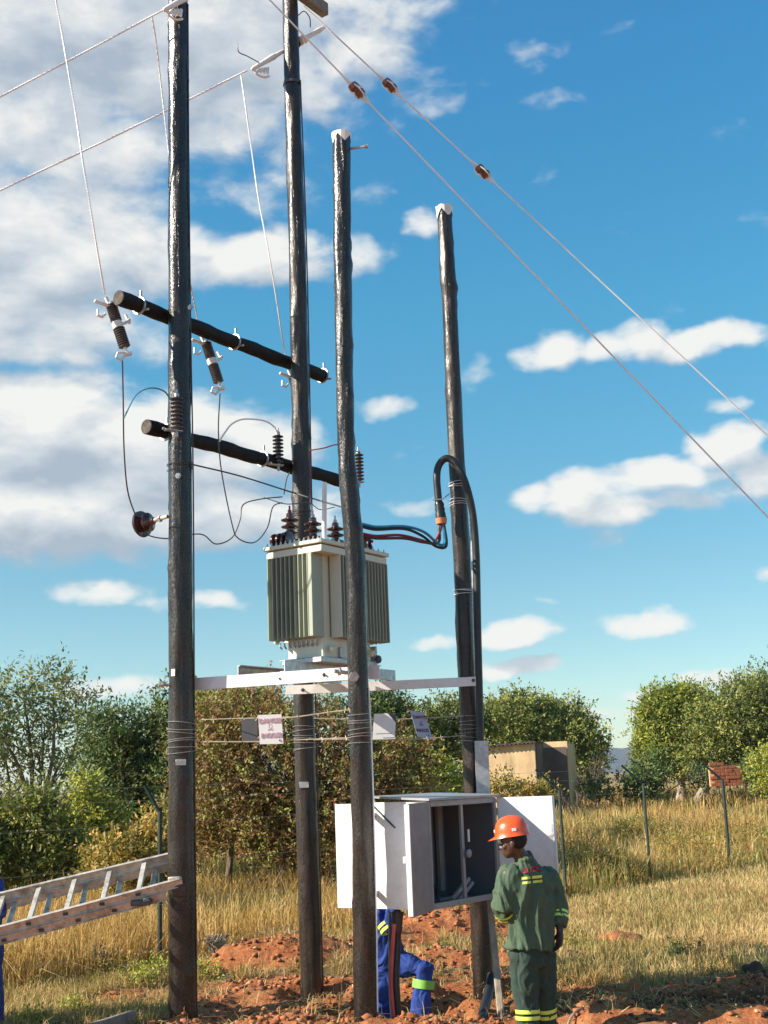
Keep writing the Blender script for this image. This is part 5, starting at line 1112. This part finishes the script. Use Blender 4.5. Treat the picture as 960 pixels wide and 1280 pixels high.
ruin = thing('brick_wall', 'low broken red brick wall standing under the right-hand trees', 'wall', P(908, 985, 40)); q0 = P(893, 981, 40)
base_me = None
for r_ in range(7):
    for k in range(4-(r_ > 4)*1-(r_ > 5)*1):
        p = q0+Vector((k*.235+(r_ % 2)*.115, 0, r_*.105))
        if base_me is None:
            o_ = MB().box(p, (.225, .12, .095), None, .008).build('brick', 'brick_red', ruin, smooth=False); base_me = o_; base_p = p
        else:
            o_ = base_me.copy(); C.objects.link(o_); o_.location = p-base_p+Vector((random.uniform(-.01, .01), random.uniform(-.015, .015), 0)); OFF[o_.name] = OFF[base_me.name]
MB().box(q0+Vector((.38, .11, .25)), (.98, .10, .60)).build('mortar_core', 'plaster_cream', ruin, smooth=False)

# ------------------------------------------------------------------ vegetation
def blades(name, n, region, hfun, wfun, mat, label, cat, seed, lean=.5, tonef=None, cluster=.0, kind='stuff'):
    r = np.random.default_rng(seed); x, y = region(r, n); 
    if cluster:
        x = x+cluster*r.normal(0, 1, len(x)); y = y+cluster*r.normal(0, 1, len(x))
    n = len(x); z = HT(x, y)-.01; h = hfun(x, y, r); w_ = wfun(x, y, r)
    an = r.uniform(0, 2*np.pi, n); ln = lean*np.abs(r.normal(0, 1, n))*h; dx = np.cos(an)*ln; dy = np.sin(an)*ln
    fa = r.uniform(0, np.pi, n); sx_ = np.cos(fa)*w_/2; sy_ = np.sin(fa)*w_/2
    b0 = np.stack([x-sx_, y-sy_, z], 1); b1_ = np.stack([x+sx_, y+sy_, z], 1)
    m0 = np.stack([x+dx*.3-sx_*.85, y+dy*.3-sy_*.85, z+h*.55], 1); m1 = np.stack([x+dx*.3+sx_*.85, y+dy*.3+sy_*.85, z+h*.55], 1)
    hz_ = np.sqrt(np.maximum(h*h-(ln*.8)**2, (h*.25)**2)); tp0 = np.stack([x+dx-sx_*.25, y+dy-sy_*.25, z+hz_], 1); tp1 = np.stack([x+dx+sx_*.25, y+dy+sy_*.25, z+hz_], 1)
    V = np.stack([b0, b1_, m0, m1, tp0, tp1], 1).reshape(-1, 3); i = np.arange(n)*6
    F = np.concatenate([np.stack([i, i+1, i+3, i+2], 1), np.stack([i+2, i+3, i+5, i+4], 1)])
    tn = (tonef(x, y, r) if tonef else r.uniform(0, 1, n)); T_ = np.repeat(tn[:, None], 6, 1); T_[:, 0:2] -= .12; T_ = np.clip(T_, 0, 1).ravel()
    o_ = fast(name, V, F, mat, None, T_); tag(o_, label, cat, kind=kind); return o_
def frus(r, n, y0, y1, power=1.0, pad=.6):
    """random points inside the camera's wedge between two distances, denser near"""
    t_ = r.uniform(0, 1, n)**power; y = y0*(y1/y0)**t_; x = r.uniform(-1, 1, n)*(y*.335+pad)-.006*y; return x, y
def beyond(r, n):
    x, y = frus(r, n, 12.6, 60, 1.15); k = (y > fence_y(x)-.05+.35*fbm(x*1.3, y*1.3, 3, 2)) & (r.uniform(0, 1, len(x)) < .15+1.3*vn(x*.9, y*.9, 5))
    bare = vn(x*.28+3, y*.35, 11) > .68; k &= ~(bare & (y > 24)); return x[k], y[k]
hf_ = lambda x, y, r: (.24+.58*r.uniform(0, 1, len(x))**1.5)*(.35+1.05*vn(x*.5, y*.5, 8))*(.45+.55*ss(-.1, 1.3, y-fence_y(x)+.8*vn(x*1.1, y, 3)))*(1-.25*ss(25, 45, y))
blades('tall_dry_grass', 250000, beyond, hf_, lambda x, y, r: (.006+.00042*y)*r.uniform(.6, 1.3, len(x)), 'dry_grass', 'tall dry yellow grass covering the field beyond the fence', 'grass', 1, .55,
       lambda x, y, r: np.clip(.15+.55*vn(x*.8, y*.8, 3)+.4*r.uniform(-.6, 1, len(x)), 0, 1), .03)
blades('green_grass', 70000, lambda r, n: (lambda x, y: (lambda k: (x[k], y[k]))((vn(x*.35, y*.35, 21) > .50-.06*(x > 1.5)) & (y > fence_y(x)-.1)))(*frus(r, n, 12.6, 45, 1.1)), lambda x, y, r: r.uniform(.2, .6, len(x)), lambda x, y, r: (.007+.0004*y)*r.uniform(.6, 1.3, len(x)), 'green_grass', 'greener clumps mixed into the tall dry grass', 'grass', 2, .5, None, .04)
def short_right(r, n):
    x, y = frus(r, n, 10.6, 24); k = (y < fence_y(x)+.2) & (soil(x, y)+.6*(vn(x*4, y*4, 6)-.5) < .42); return x[k], y[k]
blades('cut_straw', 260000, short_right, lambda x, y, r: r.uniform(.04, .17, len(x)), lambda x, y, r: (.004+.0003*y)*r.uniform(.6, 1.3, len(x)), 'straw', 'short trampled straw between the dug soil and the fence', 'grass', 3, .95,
       lambda x, y, r: np.clip(.1+.6*vn(x*2, y*2, 13)+.3*r.uniform(-.6, 1, len(x)), 0, 1))
blades('short_green_grass', 45000, lambda r, n: (lambda x, y: (lambda k: (x[k], y[k]))((vn(x*.9, y*.9, 31)+.25*vn(x*4, y*4, 7) > .52)))(*short_right(r, n)), lambda x, y, r: r.uniform(.04, .20, len(x))*(1+.6*(vn(x*2.2, y*2.2, 44) > .72)), lambda x, y, r: (.005+.0003*y)*r.uniform(.6, 1.3, len(x)), 'green_grass', 'short yellowish green grass between the dug soil and the fence', 'grass', 4, .6)
def on_soil(r, n):
    x, y = frus(r, n, 9.7, 16.5); s_ = soil(x, y); k = (s_ > .35) & (r.uniform(0, 1, len(x)) < .10+.9*((vn(x*1.6, y*1.6, 17) > .56) & (y > 11.2))); return x[k], y[k]
blades('loose_straw', 42000, on_soil, lambda x, y, r: r.uniform(.03, .16, len(x)), lambda x, y, r: .0065*r.uniform(.6, 1.3, len(x)), 'straw', 'loose straw strewn over the dug red soil', 'grass', 5, 2.2)

def leaves(name, clumps, n_twig, mat, parent, seed, leaf=.05, per=12, tlen=.35, droop=0, outer=.55, tone_bias=0, zmin=None, spread=1.0, asp=.45):
    """clumps: (x,y,z,rx,ry,rz); twigs set through the outer part of each, leaves along every twig"""
    r = np.random.default_rng(seed); cl = np.array(clumps, float); wg = cl[:, 3]*cl[:, 4]*cl[:, 5]; wg = wg**.75; wg /= wg.sum(); pick = r.choice(len(cl), n_twig, p=wg); c = cl[pick]
    d = r.normal(0, 1, (n_twig, 3)); d /= np.linalg.norm(d, axis=1)[:, None]; rad = outer+(1.08-outer)*r.uniform(0, 1, n_twig)**.8
    # lumpy outline
    lump = 1+.40*np.sin(d[:, 0]*5+c[:, 0]*7+seed)*np.sin(d[:, 1]*4+c[:, 1]*3)*np.cos(d[:, 2]*5+c[:, 2]*5)+.10*r.normal(0, 1, n_twig)
    o_ = c[:, :3]+d*c[:, 3:]*(rad*lump)[:, None]
    td = d*.8+np.array([0, 0, .45-droop])+r.normal(0, .45, (n_twig, 3)); td /= np.linalg.norm(td, axis=1)[:, None]
    t_ = np.tile(np.linspace(0, 1, per), n_twig); N = n_twig*per; idx = np.repeat(np.arange(n_twig), per)
    L = tlen*r.uniform(.5, 1.2, n_twig)
    p = o_[idx]+td[idx]*(t_*L[idx])[:, None]+np.array([0, 0, -1])*(t_**2*L[idx]*.25)[:, None]+r.normal(0, leaf*.35*spread, (N, 3))
    ld = td[idx]*.6+r.normal(0, .75, (N, 3)); ld /= np.linalg.norm(ld, axis=1)[:, None]
    nn = r.normal(0, .55, (N, 3))+np.array([-.15, -.3, .65])+d[idx]*.5; sdv = np.cross(ld, nn); sdv /= (np.linalg.norm(sdv, axis=1)[:, None]+1e-6); nn = np.cross(sdv, ld)
    s_ = leaf*r.uniform(.55, 1.25, N)[:, None]
    v0 = p; v1 = p+ld*s_*.5+sdv*s_*asp*.5+nn*s_*.08; v2 = p+ld*s_; v3 = p+ld*s_*.5-sdv*s_*asp*.5+nn*s_*.08
    V = np.stack([v0, v1, v2, v3], 1)
    if zmin is not None: k = (V[:, :, 2].min(1) > zmin); V = V[k]; idx = idx[k]
    n = len(V); F = np.arange(n*4).reshape(-1, 4)
    tn = np.clip(.5+.28*(r.normal(0, 1, n_twig))[idx]+.12*r.normal(0, 1, n)+tone_bias, 0, 1); return fast(name, V.reshape(-1, 3), F, mat, parent, np.repeat(tn, 4))
def limbs(T, base, tips, r0, mat='bark', seed=0, fork=.35, name='trunk'):
    rd = random.Random(seed); base = Vector(base); mb = MB(); top = sum((Vector(t_) for t_ in tips), Vector())/len(tips); fk = base.lerp(top, fork)+Vector((rd.uniform(-.1, .1), 0, 0))
    mb.tube(cr([base-Vector((0, 0, .2)), base.lerp(fk, .5)+Vector((rd.uniform(-.05, .05), 0, 0)), fk], 5), [r0*(1.2-.05*i) for i in range(11)], 9, jit=.06)
    tr_ = mb.build(name, mat, T)
    for t_ in tips:
        t_ = Vector(t_); m1 = fk.lerp(t_, .45)+Vector((rd.uniform(-.2, .2), rd.uniform(-.2, .2), rd.uniform(0, .2)))*(t_-fk).length*.5
        p = cr([fk, m1, t_], 6); mb = MB(); mb.tube(p, list(np.linspace(r0*.62, r0*.13, len(p))), 7, jit=.05)
        for k in range(5):
            a = p[rd.randint(3, len(p)-2)]; e = a+((t_-fk).normalized()+Vector((rd.uniform(-1, 1), rd.uniform(-1, 1), rd.uniform(-.3, .9)))).normalized()*(t_-fk).length*rd.uniform(.25, .5); mb.tube(cr([a, a.lerp(e, .5)+Vector((rd.uniform(-.05, .05),)*3), e], 4), list(np.linspace(r0*.2, r0*.05, 9)), 5)
        mb.build('limb', mat, T)
def tree(name, label, cat, cl_px, Yd, base_px, n_twig, mat, seed, leaf, per=12, tlen=.35, r0=.08, bark='bark', ntips=7, depth=.8, group=None, fork=.35, leaf_name='crown', **kw):
    """cl_px: (px, py, rx, ry[, dY]) clumps as seen, given real depth of their own"""
    sc = Yd/FPX; cl = []
    for i, q in enumerate(cl_px):
        px, py, rx, ry = q[:4]; dY = q[4] if len(q) > 4 else ((i*.618) % 1-.5)*1.2*max(rx, ry)*sc
        c = P(px, py, Yd+dY); cl.append((c.x, c.y, c.z, rx*sc, (rx+ry)/2*sc*depth, ry*sc))
    b_ = P(base_px[0], base_px[1], Yd); b_.z = HZ(b_.x, b_.y); T = thing(name, label, cat, b_, group)
    rd = random.Random(seed)
    if ntips:
        big = sorted(cl, key=lambda c: -c[3])[:ntips]; tips = [(c[0]+rd.uniform(-.3, .3)*c[3], c[1], c[2]+rd.uniform(0, .4)*c[5]) for c in big]; limbs(T, b_, tips, r0, bark, seed, fork)
    leaves(leaf_name, cl, n_twig, mat, T, seed, leaf, per, tlen, zmin=b_.z-.1, **kw); return T, cl, b_
G1 = 'trees and bushes beyond the fence'
tree('tree', 'airy grey-green tree with forked stems at the left edge', 'tree', [(-20, 900, 45, 60), (25, 870, 34, 34), (75, 868, 34, 32), (45, 915, 42, 34), (100, 905, 26, 34), (5, 950, 40, 34), (85, 955, 30, 28), (60, 850, 22, 20), (-60, 960, 40, 60)], 27, (44, 1010), 1000, 'leaf_olive', 11, .11, 11, .55, .11, ntips=8, group=G1, outer=.1, fork=.3)
tree('tree', 'dense dark green tree immediately left of the leftmost pole', 'tree', [(140, 925, 38, 42), (180, 945, 46, 55), (215, 900, 30, 34), (130, 985, 44, 48), (190, 1010, 52, 50), (225, 960, 34, 60)], 23, (170, 1090), 2900, 'leaf_dark', 12, .085, 12, .40, .10, ntips=6, group=G1, outer=.15)
tree('sapling', 'slim yellow-green sapling rising in front of the dark tree', 'sapling', [(106, 985, 12, 16), (110, 1005, 16, 18), (104, 1030, 20, 22), (130, 1035, 18, 26), (120, 1060, 26, 20)], 19.5, (112, 1110), 650, 'leaf_bright', 13, .085, 10, .3, .03, ntips=3, group=G1, outer=.2)
tree('bush', 'leafy yellow-green bush low at the left, behind the ladder', 'bush', [(40, 1020, 34, 30), (20, 1050, 34, 40), (70, 1062, 30, 30), (110, 1082, 40, 20), (48, 1090, 46, 24), (-30, 1060, 40, 50)], 18, (45, 1120), 2900, 'leaf_mid', 14, .070, 11, .32, .04, ntips=3, group=G1, outer=.3)
tree('bush', 'low greenish bush just above the ladder', 'bush', [(150, 1075, 36, 26), (185, 1080, 28, 24), (205, 1055, 20, 36)], 17, (160, 1120), 900, 'leaf_warm', 15, .07, 11, .3, .04, ntips=2, group=G1, outer=.3)
tree('bush', 'big tangled bush turning reddish brown behind the four poles', 'bush', [(265, 935, 42, 62), (300, 905, 44, 38), (340, 960, 58, 82), (300, 1010, 56, 62), (400, 935, 50, 58), (420, 1000, 56, 70), (370, 1040, 60, 50), (470, 980, 46, 62), (250, 1010, 32, 66), (470, 1040, 40, 40), (510, 970, 34, 44)], 21, (350, 1100), 6200, 'leaf_brown', 16, .078, 12, .36, .06, ntips=9, group=G1, outer=.3, tone_bias=.06)
tree('tree', 'green leafy crown topping the brown bush right of the leftmost pole', 'tree', [(272, 890, 30, 22), (255, 905, 20, 34), (305, 882, 32, 15), (330, 890, 22, 14)], 22.2, (280, 1060), 1500, 'leaf_mid', 17, .075, 12, .32, .06, ntips=3, group=G1, outer=.3)
tree('tree', 'small dark crown showing between the crooked pole and the tall pole', 'tree', [(475, 885, 20, 22), (455, 900, 18, 20), (485, 905, 26, 30), (420, 890, 20, 14)], 26, (470, 1020), 900, 'leaf_dark', 18, .085, 12, .38, .06, ntips=2, group=G1, outer=.3)
tree('tree', 'wide dark green tree behind the two small right-hand signs', 'tree', [(520, 920, 36, 34), (560, 905, 36, 26), (600, 903, 28, 22), (530, 955, 38, 36), (500, 945, 30, 34), (552, 940, 22, 26)], 30, (535, 1030), 2700, 'leaf_mid', 19, .095, 12, .45, .09, ntips=4, group=G1, outer=.35, tone_bias=-.18)
tree('bush', 'bright green bush peeping over the cabinet roof', 'bush', [(545, 975, 18, 26), (565, 985, 18, 20), (525, 985, 20, 18)], 24, (545, 1040), 420, 'leaf_bright', 20, .10, 11, .35, .03, ntips=2, group=G1, outer=.3)
tree('tree', 'reddish-tipped green tree behind the outbuilding roof', 'tree', [(640, 900, 32, 26), (675, 905, 34, 26), (650, 930, 44, 30), (710, 915, 30, 34), (728, 940, 24, 32), (700, 950, 34, 34), (712, 985, 32, 28), (645, 878, 14, 8), (672, 884, 14, 8)], 50, (700, 1005), 5200, 'leaf_mid', 21, .15, 12, .62, .16, ntips=6, group=G1, outer=.35, tone_bias=.05)
tree('bush', 'weedy sprawl of green shrub against the outbuilding front wall', 'bush', [(625, 988, 18, 9), (650, 989, 20, 9), (675, 991, 18, 9), (585, 990, 12, 9), (628, 972, 6, 9)], 39, (640, 1010), 300, 'leaf_warm', 22, .13, 10, .45, .03, ntips=3, group=G1, outer=.2)
tree('tree', 'rounded bright green tree with pale stems right of the distant hill', 'tree', [(836, 898, 34, 34), (822, 928, 24, 30), (850, 882, 30, 20), (868, 912, 44, 38), (812, 944, 12, 12), (840, 942, 30, 15)], 48, (849, 997), 5600, 'leaf_bright', 23, .145, 10, .50, .19, 'bark_pale', 5, group=G1, outer=.4, fork=.25, tone_bias=-.22)
tree('tree', 'largest spreading tree at the right picture edge', 'tree', [(922, 898, 52, 40), (905, 928, 54, 40), (960, 882, 48, 38), (940, 930, 56, 40), (1000, 900, 60, 70), (890, 945, 40, 14), (955, 950, 36, 16), (985, 950, 40, 30)], 46, (866, 997), 6200, 'leaf_mid', 24, .13, 12, .55, .2, 'bark_pale', 6, group=G1, outer=.4, fork=.25, tone_bias=-.1)
tree('bush', 'low shaded shrubbery under the right-hand trees', 'bush', [(806, 974, 20, 14), (815, 960, 18, 16), (748, 992, 16, 9), (800, 985, 22, 9), (880, 975, 14, 10), (950, 965, 22, 16)], 44, (800, 1005), 800, 'leaf_dark', 25, .13, 11, .5, .04, ntips=3, group=G1, outer=.3)
tree('bush', 'pale yellow-green shrub at the right edge beneath the largest tree', 'bush', [(962, 962, 20, 20), (985, 960, 26, 26)], 40, (955, 1005), 800, 'leaf_bright', 26, .11, 11, .45, .04, ntips=2, group=G1, outer=.3, tone_bias=-.05)
for i, (px, py, Yd, rx, ry) in enumerate([(735, 1075, 21.5, 34, 22), (850, 1060, 24, 36, 18), (925, 1050, 26, 36, 22), (775, 1095, 21.5, 24, 14), (880, 1085, 23.8, 26, 12), (800, 1035, 27, 30, 12)]):
    lab = ['green scrubby tussock in the tall grass just right of the open cabinet door', 'green scrubby tussock in the tall grass between the two right-hand fence posts', 'green scrubby tussock by the right edge above the straw slope', 'low green tussock at the foot of the middle fence post', 'low green tussock left of the rightmost fence post foot', 'small green tussock farther back in the dry grass'][i]
    tree('tussock', lab, 'tussock', [(px, py, rx, ry), (px+rx*.6, py+4, rx*.6, ry*.7), (px-rx*.6, py+5, rx*.6, ry*.6)], Yd, (px, py+ry), 300, 'leaf_warm', 80+i, .07, 8, .30, .02, ntips=1, group='scrubby tussocks in the tall grass', outer=.1, leaf_name='foliage', asp=.22)
# leafless shrub
def bare(label, px, py, Yd, hpx, seed, spread=1.0, mat='bark'):
    rd = random.Random(seed); b_ = P(px, py, Yd); b_.z = HZ(b_.x, b_.y); T = thing('bare_shrub', label, 'shrub', b_, G1); s_ = Yd/FPX
    for k in range(9):
        d = Vector((rd.uniform(-1, 1)*spread, rd.uniform(-.5, .5), rd.uniform(.7, 1.3))); e = b_+d*hpx*s_*.8; p = cr([b_, b_.lerp(e, .5)+Vector((rd.uniform(-.1, .1), 0, .1)), e], 6); mb = MB(); mb.tube(p, list(np.linspace(.022, .006, len(p)))*1, 5)
        for j in range(9):
            a = p[rd.randint(4, len(p)-1)]; f2_ = a+(d.normalized()+Vector((rd.uniform(-1, 1), rd.uniform(-1, 1), rd.uniform(-.2, .8)))).normalized()*hpx*s_*rd.uniform(.15, .35); mb.tube([a, a.lerp(f2_, .5)+Vector((.02, 0, .02)), f2_], [.009, .006, .004], 4)
        mb.build('branch', mat, T)
bare('grey leafless shrub with fanning twigs beside the distant hill', 742, 985, 46, 74, 3, .75)
bare('leafless scrub low beside the outbuilding side wall', 725, 1012, 38, 40, 4, 1.0)
for i, (px, py, Yd, hp, m_) in enumerate([(205, 945, 22.5, 45, 1), (120, 1205, 13.6, 30, 0), (440, 1010, 17.5, 80, 1), (270, 1170, 14.2, 26, 0)]):
    if i in (1, 3): bare(['', 'wiry dry weed at the foot of the tall grass on the left', '', 'wiry dry weed beside the soil heap left of the second pole'][i], px, py, Yd, hp, 10+i, 1.2, 'bark_pale')
# leafy weeds near the poles
def weed(label, px, py, Yd, n, h, mat, seed):
    b_ = P(px, py, Yd); b_.z = HZ(b_.x, b_.y); T = thing('weed', label, 'weed', b_, 'weeds round the dug soil'); mb = MB(); rd = random.Random(seed)
    for k in range(n): e = b_+Vector((rd.uniform(-1, 1)*h*.9, rd.uniform(-1, 1)*h*.5, h*rd.uniform(.5, 1))); mb.tube([b_, b_.lerp(e, .5)+Vector((0, 0, .03)), e], [.004, .003, .002], 4)
    mb.build('stems', 'bark_pale', T); leaves('foliage', [(b_.x, b_.y, b_.z+h*.5, h*1.0, h*.6, h*.5)], n*9, mat, T, seed, .035, 8, .12, zmin=b_.z-.02, outer=.1)
for i, (px, py, Yd, n, h, m_, lab) in enumerate([(200, 1222, 12.9, 10, .22, 'leaf_bright', 'green weed against the leftmost pole, on its left'), (175, 1228, 12.6, 9, .17, 'leaf_bright', 'green weed second to the left of the leftmost pole'), (150, 1215, 13.2, 9, .24, 'leaf_warm', 'yellowing weed at the edge of the tall grass'),
        (258, 1222, 12.7, 8, .17, 'leaf_bright', 'green weed just right of the leftmost pole'), (88, 1262, 11.2, 8, .10, 'leaf_bright', 'flat green weed on the soil at the lower left'), (40, 1275, 10.8, 8, .10, 'leaf_bright', 'flat green weed nearest the lower left corner'),
        (548, 1188, 14.0, 9, .10, 'leaf_mid', 'low green weed on the straw-covered heap'), (852, 1182, 13.2, 6, .16, 'leaf_dark', 'dark upright weed in the short grass on the right'), (720, 1170, 14, 9, .13, 'leaf_warm', 'yellow-green weed right of the man in green')]):
    weed(lab, px, py, Yd, n, h, m_, 60+i)

# ------------------------------------------------------------------ stones, clods, litter
def rock(name, label, px, py, Yd, s, mat, cat, seed, sq=.6, sink=.25):
    c = P(px, py, Yd); c.z = HZ(c.x, c.y); V_, F_ = ICO; vs = []
    for v in V_:
        p = Vector(v); d = 1+.35*mn.noise(p*1.3+Vector((seed, 0, 0)))+.18*mn.noise(p*3.1+Vector((0, seed, 0))); vs.append(c+Vector((p.x*s*d, p.y*s*d*.8, p.z*s*d*sq+s*sq*(1-sink*2)*.5)))
    o_ = MB().add(vs, F_).build(name, mat, None, origin=c, angle=35); return tag(o_, label, cat)
import bmesh
bm = bmesh.new(); bmesh.ops.create_icosphere(bm, subdivisions=3, radius=1); bm.verts.ensure_lookup_table(); ICO = ([tuple(v.co) for v in bm.verts], [tuple(v.index for v in f.verts) for f in bm.faces]); bm.free()
bm = bmesh.new(); bmesh.ops.create_icosphere(bm, subdivisions=1, radius=1); bm.verts.ensure_lookup_table(); IC1 = (np.array([tuple(v.co) for v in bm.verts]), np.array([tuple(v.index for v in f.verts) for f in bm.faces])); bm.free()
rock('soil_clod', 'broad flat red clod in the grass right of the man in green', 772, 1170, 14.4, .26, 'red_clod', 'clod', 1, .42)
rock('soil_clod', 'rounded red clod near the shade edge on the right', 905, 1198, 12.6, .115, 'red_clod', 'clod', 2, .6)
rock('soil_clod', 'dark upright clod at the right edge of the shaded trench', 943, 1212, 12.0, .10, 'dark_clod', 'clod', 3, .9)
rock('soil_clod', 'small pointed red clod at the shade edge below the broad flat one', 793, 1226, 11.7, .06, 'red_clod', 'clod', 4, 1.1)
rock('stone', 'pale yellow stone between the middle pole feet', 437, 1262, 11.0, .085, 'pale_stone', 'stone', 5, .8)
rock('soil_clod', 'square red clod at the foot of the tall grass on the left', 108, 1250, 11.7, .075, 'red_clod', 'clod', 6, .8)
rock('soil_clod', 'flat red clod right beside the square one at the left', 152, 1247, 11.9, .07, 'red_clod', 'clod', 7, .5)
rock('stone', 'pale rough stone at the end of the timber offcut', 212, 1251, 11.5, .07, 'pale_stone', 'stone', 8, .7)
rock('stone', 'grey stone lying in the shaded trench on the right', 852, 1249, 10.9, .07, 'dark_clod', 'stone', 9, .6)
rock('soil_clod', 'red clod at the right edge of the foreground spoil', 935, 1262, 10.1, .13, 'red_clod', 'clod', 10, .6)
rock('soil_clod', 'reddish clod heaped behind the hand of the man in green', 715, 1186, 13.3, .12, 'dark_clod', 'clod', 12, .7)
def clods(name, n, seed, mat, label, s0, s1, ymin=9.6, ymax=16.2):
    r = np.random.default_rng(seed); x, y = frus(r, n*6, ymin, ymax); s_ = soil(x, y); k = (s_ > .5) & (r.uniform(0, 1, len(x)) < .25+.75*(vn(x*2.2, y*2.2, 41) > .45)); x = x[k][:n]; y = y[k][:n]; n = len(x)
    z = HT(x, y); s_ = s0+(s1-s0)*r.uniform(0, 1, n)**4; V, F = IC1; a = r.uniform(0, 6.28, n); B = V[None]*(1+.30*r.normal(0, 1, (n, len(V), 1)))*s_[:, None, None]*np.stack([r.uniform(.7, 1.5, n), r.uniform(.6, 1.1, n), r.uniform(.4, .8, n)], 1)[:, None, :]+.35*s_[:, None, None]*r.normal(0, 1, (n, len(V), 3))*.5
    X_ = B[..., 0]*np.cos(a)[:, None]-B[..., 1]*np.sin(a)[:, None]; Y_ = B[..., 0]*np.sin(a)[:, None]+B[..., 1]*np.cos(a)[:, None]
    VV = np.stack([X_+x[:, None], Y_+y[:, None], B[..., 2]+z[:, None]+s_[:, None]*.25], -1).reshape(-1, 3); FF = (F[None]+np.arange(n)[:, None, None]*len(V)).reshape(-1, 3)
    tag(fast(name, VV, FF, mat), label, 'soil clods', kind='stuff')
clods('loose_soil', 9000, 1, 'red_clod', 'crumbled red soil lying over the dug ground', .006, .036)
def lumps(n, seed):
    r = np.random.default_rng(seed); x, y = frus(r, 3000, 9.7, 15.5); s_ = soil(x, y); k = s_ > .75; x = x[k][:n]; y = y[k][:n]; VV = []; FF = []; o2 = 0
    V_, F_ = ICO
    for i in range(len(x)):
        s = float(.025+.055*r.uniform()**3); z = HZ(x[i], y[i]); q3_ = Vector((i*3.1, i*1.7, 0)); A = r.uniform(.7, 1.4, 3)*np.array([1, 1, .7])
        for v in V_: p = Vector(v); d = 1+.40*mn.noise(p*1.2+q3_)+.2*mn.noise(p*2.9+q3_); VV.append((x[i]+p.x*s*d*A[0], y[i]+p.y*s*d*A[1], z+p.z*s*d*A[2]+s*.2))
        FF += [(q[0]+o2, q[1]+o2, q[2]+o2) for q in F_]; o2 += len(V_)
    tag(fast('soil_lumps', VV, FF, 'red_clod'), 'fist-sized lumps of dug red earth', 'soil clods', kind='stuff')
lumps(45, 9)
clods('loose_gravel', 1200, 2, 'pale_stone', 'pale gravel mixed into the dug red soil', .006, .03)
clods('dark_soil', 1500, 3, 'dark_clod', 'darker soil crumbs scattered over the dug ground', .008, .04)
o_ = MB().box((0, 0, 0), (1, 1, 1)); a = P(95, 1283, 10.25); b_ = P(168, 1264, 10.7); a.z = HZ(a.x, a.y)+.05; b_.z = HZ(b_.x, b_.y)+.07; plank('timber_offcut', 'grey squared timber offcut lying at the lower left', b_, a, .09, .075, 'grey_timber', 'timber')
def stick(label, l, r_=.006, mat='bark_pale'):
    p = [];
    for (px, py, Yd) in l: q = P(px, py, Yd); q.z = HZ(q.x, q.y)+.03; p.append(q)
    o_ = MB().tube(cr(p, 6), r_, 6).build('stick', mat, None, origin=p[0]); tag(o_, label, 'stick')
stick('thin pale stick lying across the shaded trench on the right', [(812, 1258, 10.6), (860, 1252, 10.7), (900, 1246, 10.8), (960, 1240, 10.9)], .008)
stick('long pale root lying along the foreground spoil on the right', [(835, 1275, 9.9), (880, 1264, 10.2), (905, 1256, 10.4), (925, 1252, 10.4)], .012)
stick('curved pale root at the lower right of the man in green', [(706, 1285, 9.8), (718, 1268, 10.0), (742, 1258, 10.25), (770, 1255, 10.4)], .010)
stick('long dry stalk slanting through the grass at the right', [(915, 1192, 12.9), (940, 1180, 13.4), (965, 1168, 13.8)], .008)
stick('dark stick lying between the timber offcut and the leftmost pole', [(170, 1270, 10.9), (190, 1262, 11.0), (216, 1255, 11.1)], .009, 'bark')
stick('dark twig on the ground left of the timber offcut', [(55, 1278, 10.7), (85, 1268, 10.9), (118, 1258, 11.1)], .008, 'bark')

# ------------------------------------------------------------------ thin air haze
hm2 = bpy.data.materials.new('haze_air'); hm2.use_nodes = True; t = NT(hm2.node_tree); hm2.node_tree.nodes.remove(hm2.node_tree.nodes['Principled BSDF'])
pv = t.n('ShaderNodeVolumePrincipled'); pv.inputs['Color'].default_value = (.80, .88, 1, 1); pv.inputs['Density'].default_value = .00017; pv.inputs['Anisotropy'].default_value = .2
t.link(pv.outputs[0], hm2.node_tree.nodes['Material Output'].inputs['Volume']); M['haze'] = hm2
tag(MB().box((0, 1500, 29), (5400, 6200, 64)).build('haze', 'haze', None, smooth=False), 'thin bluish haze filling the air', kind='stuff')
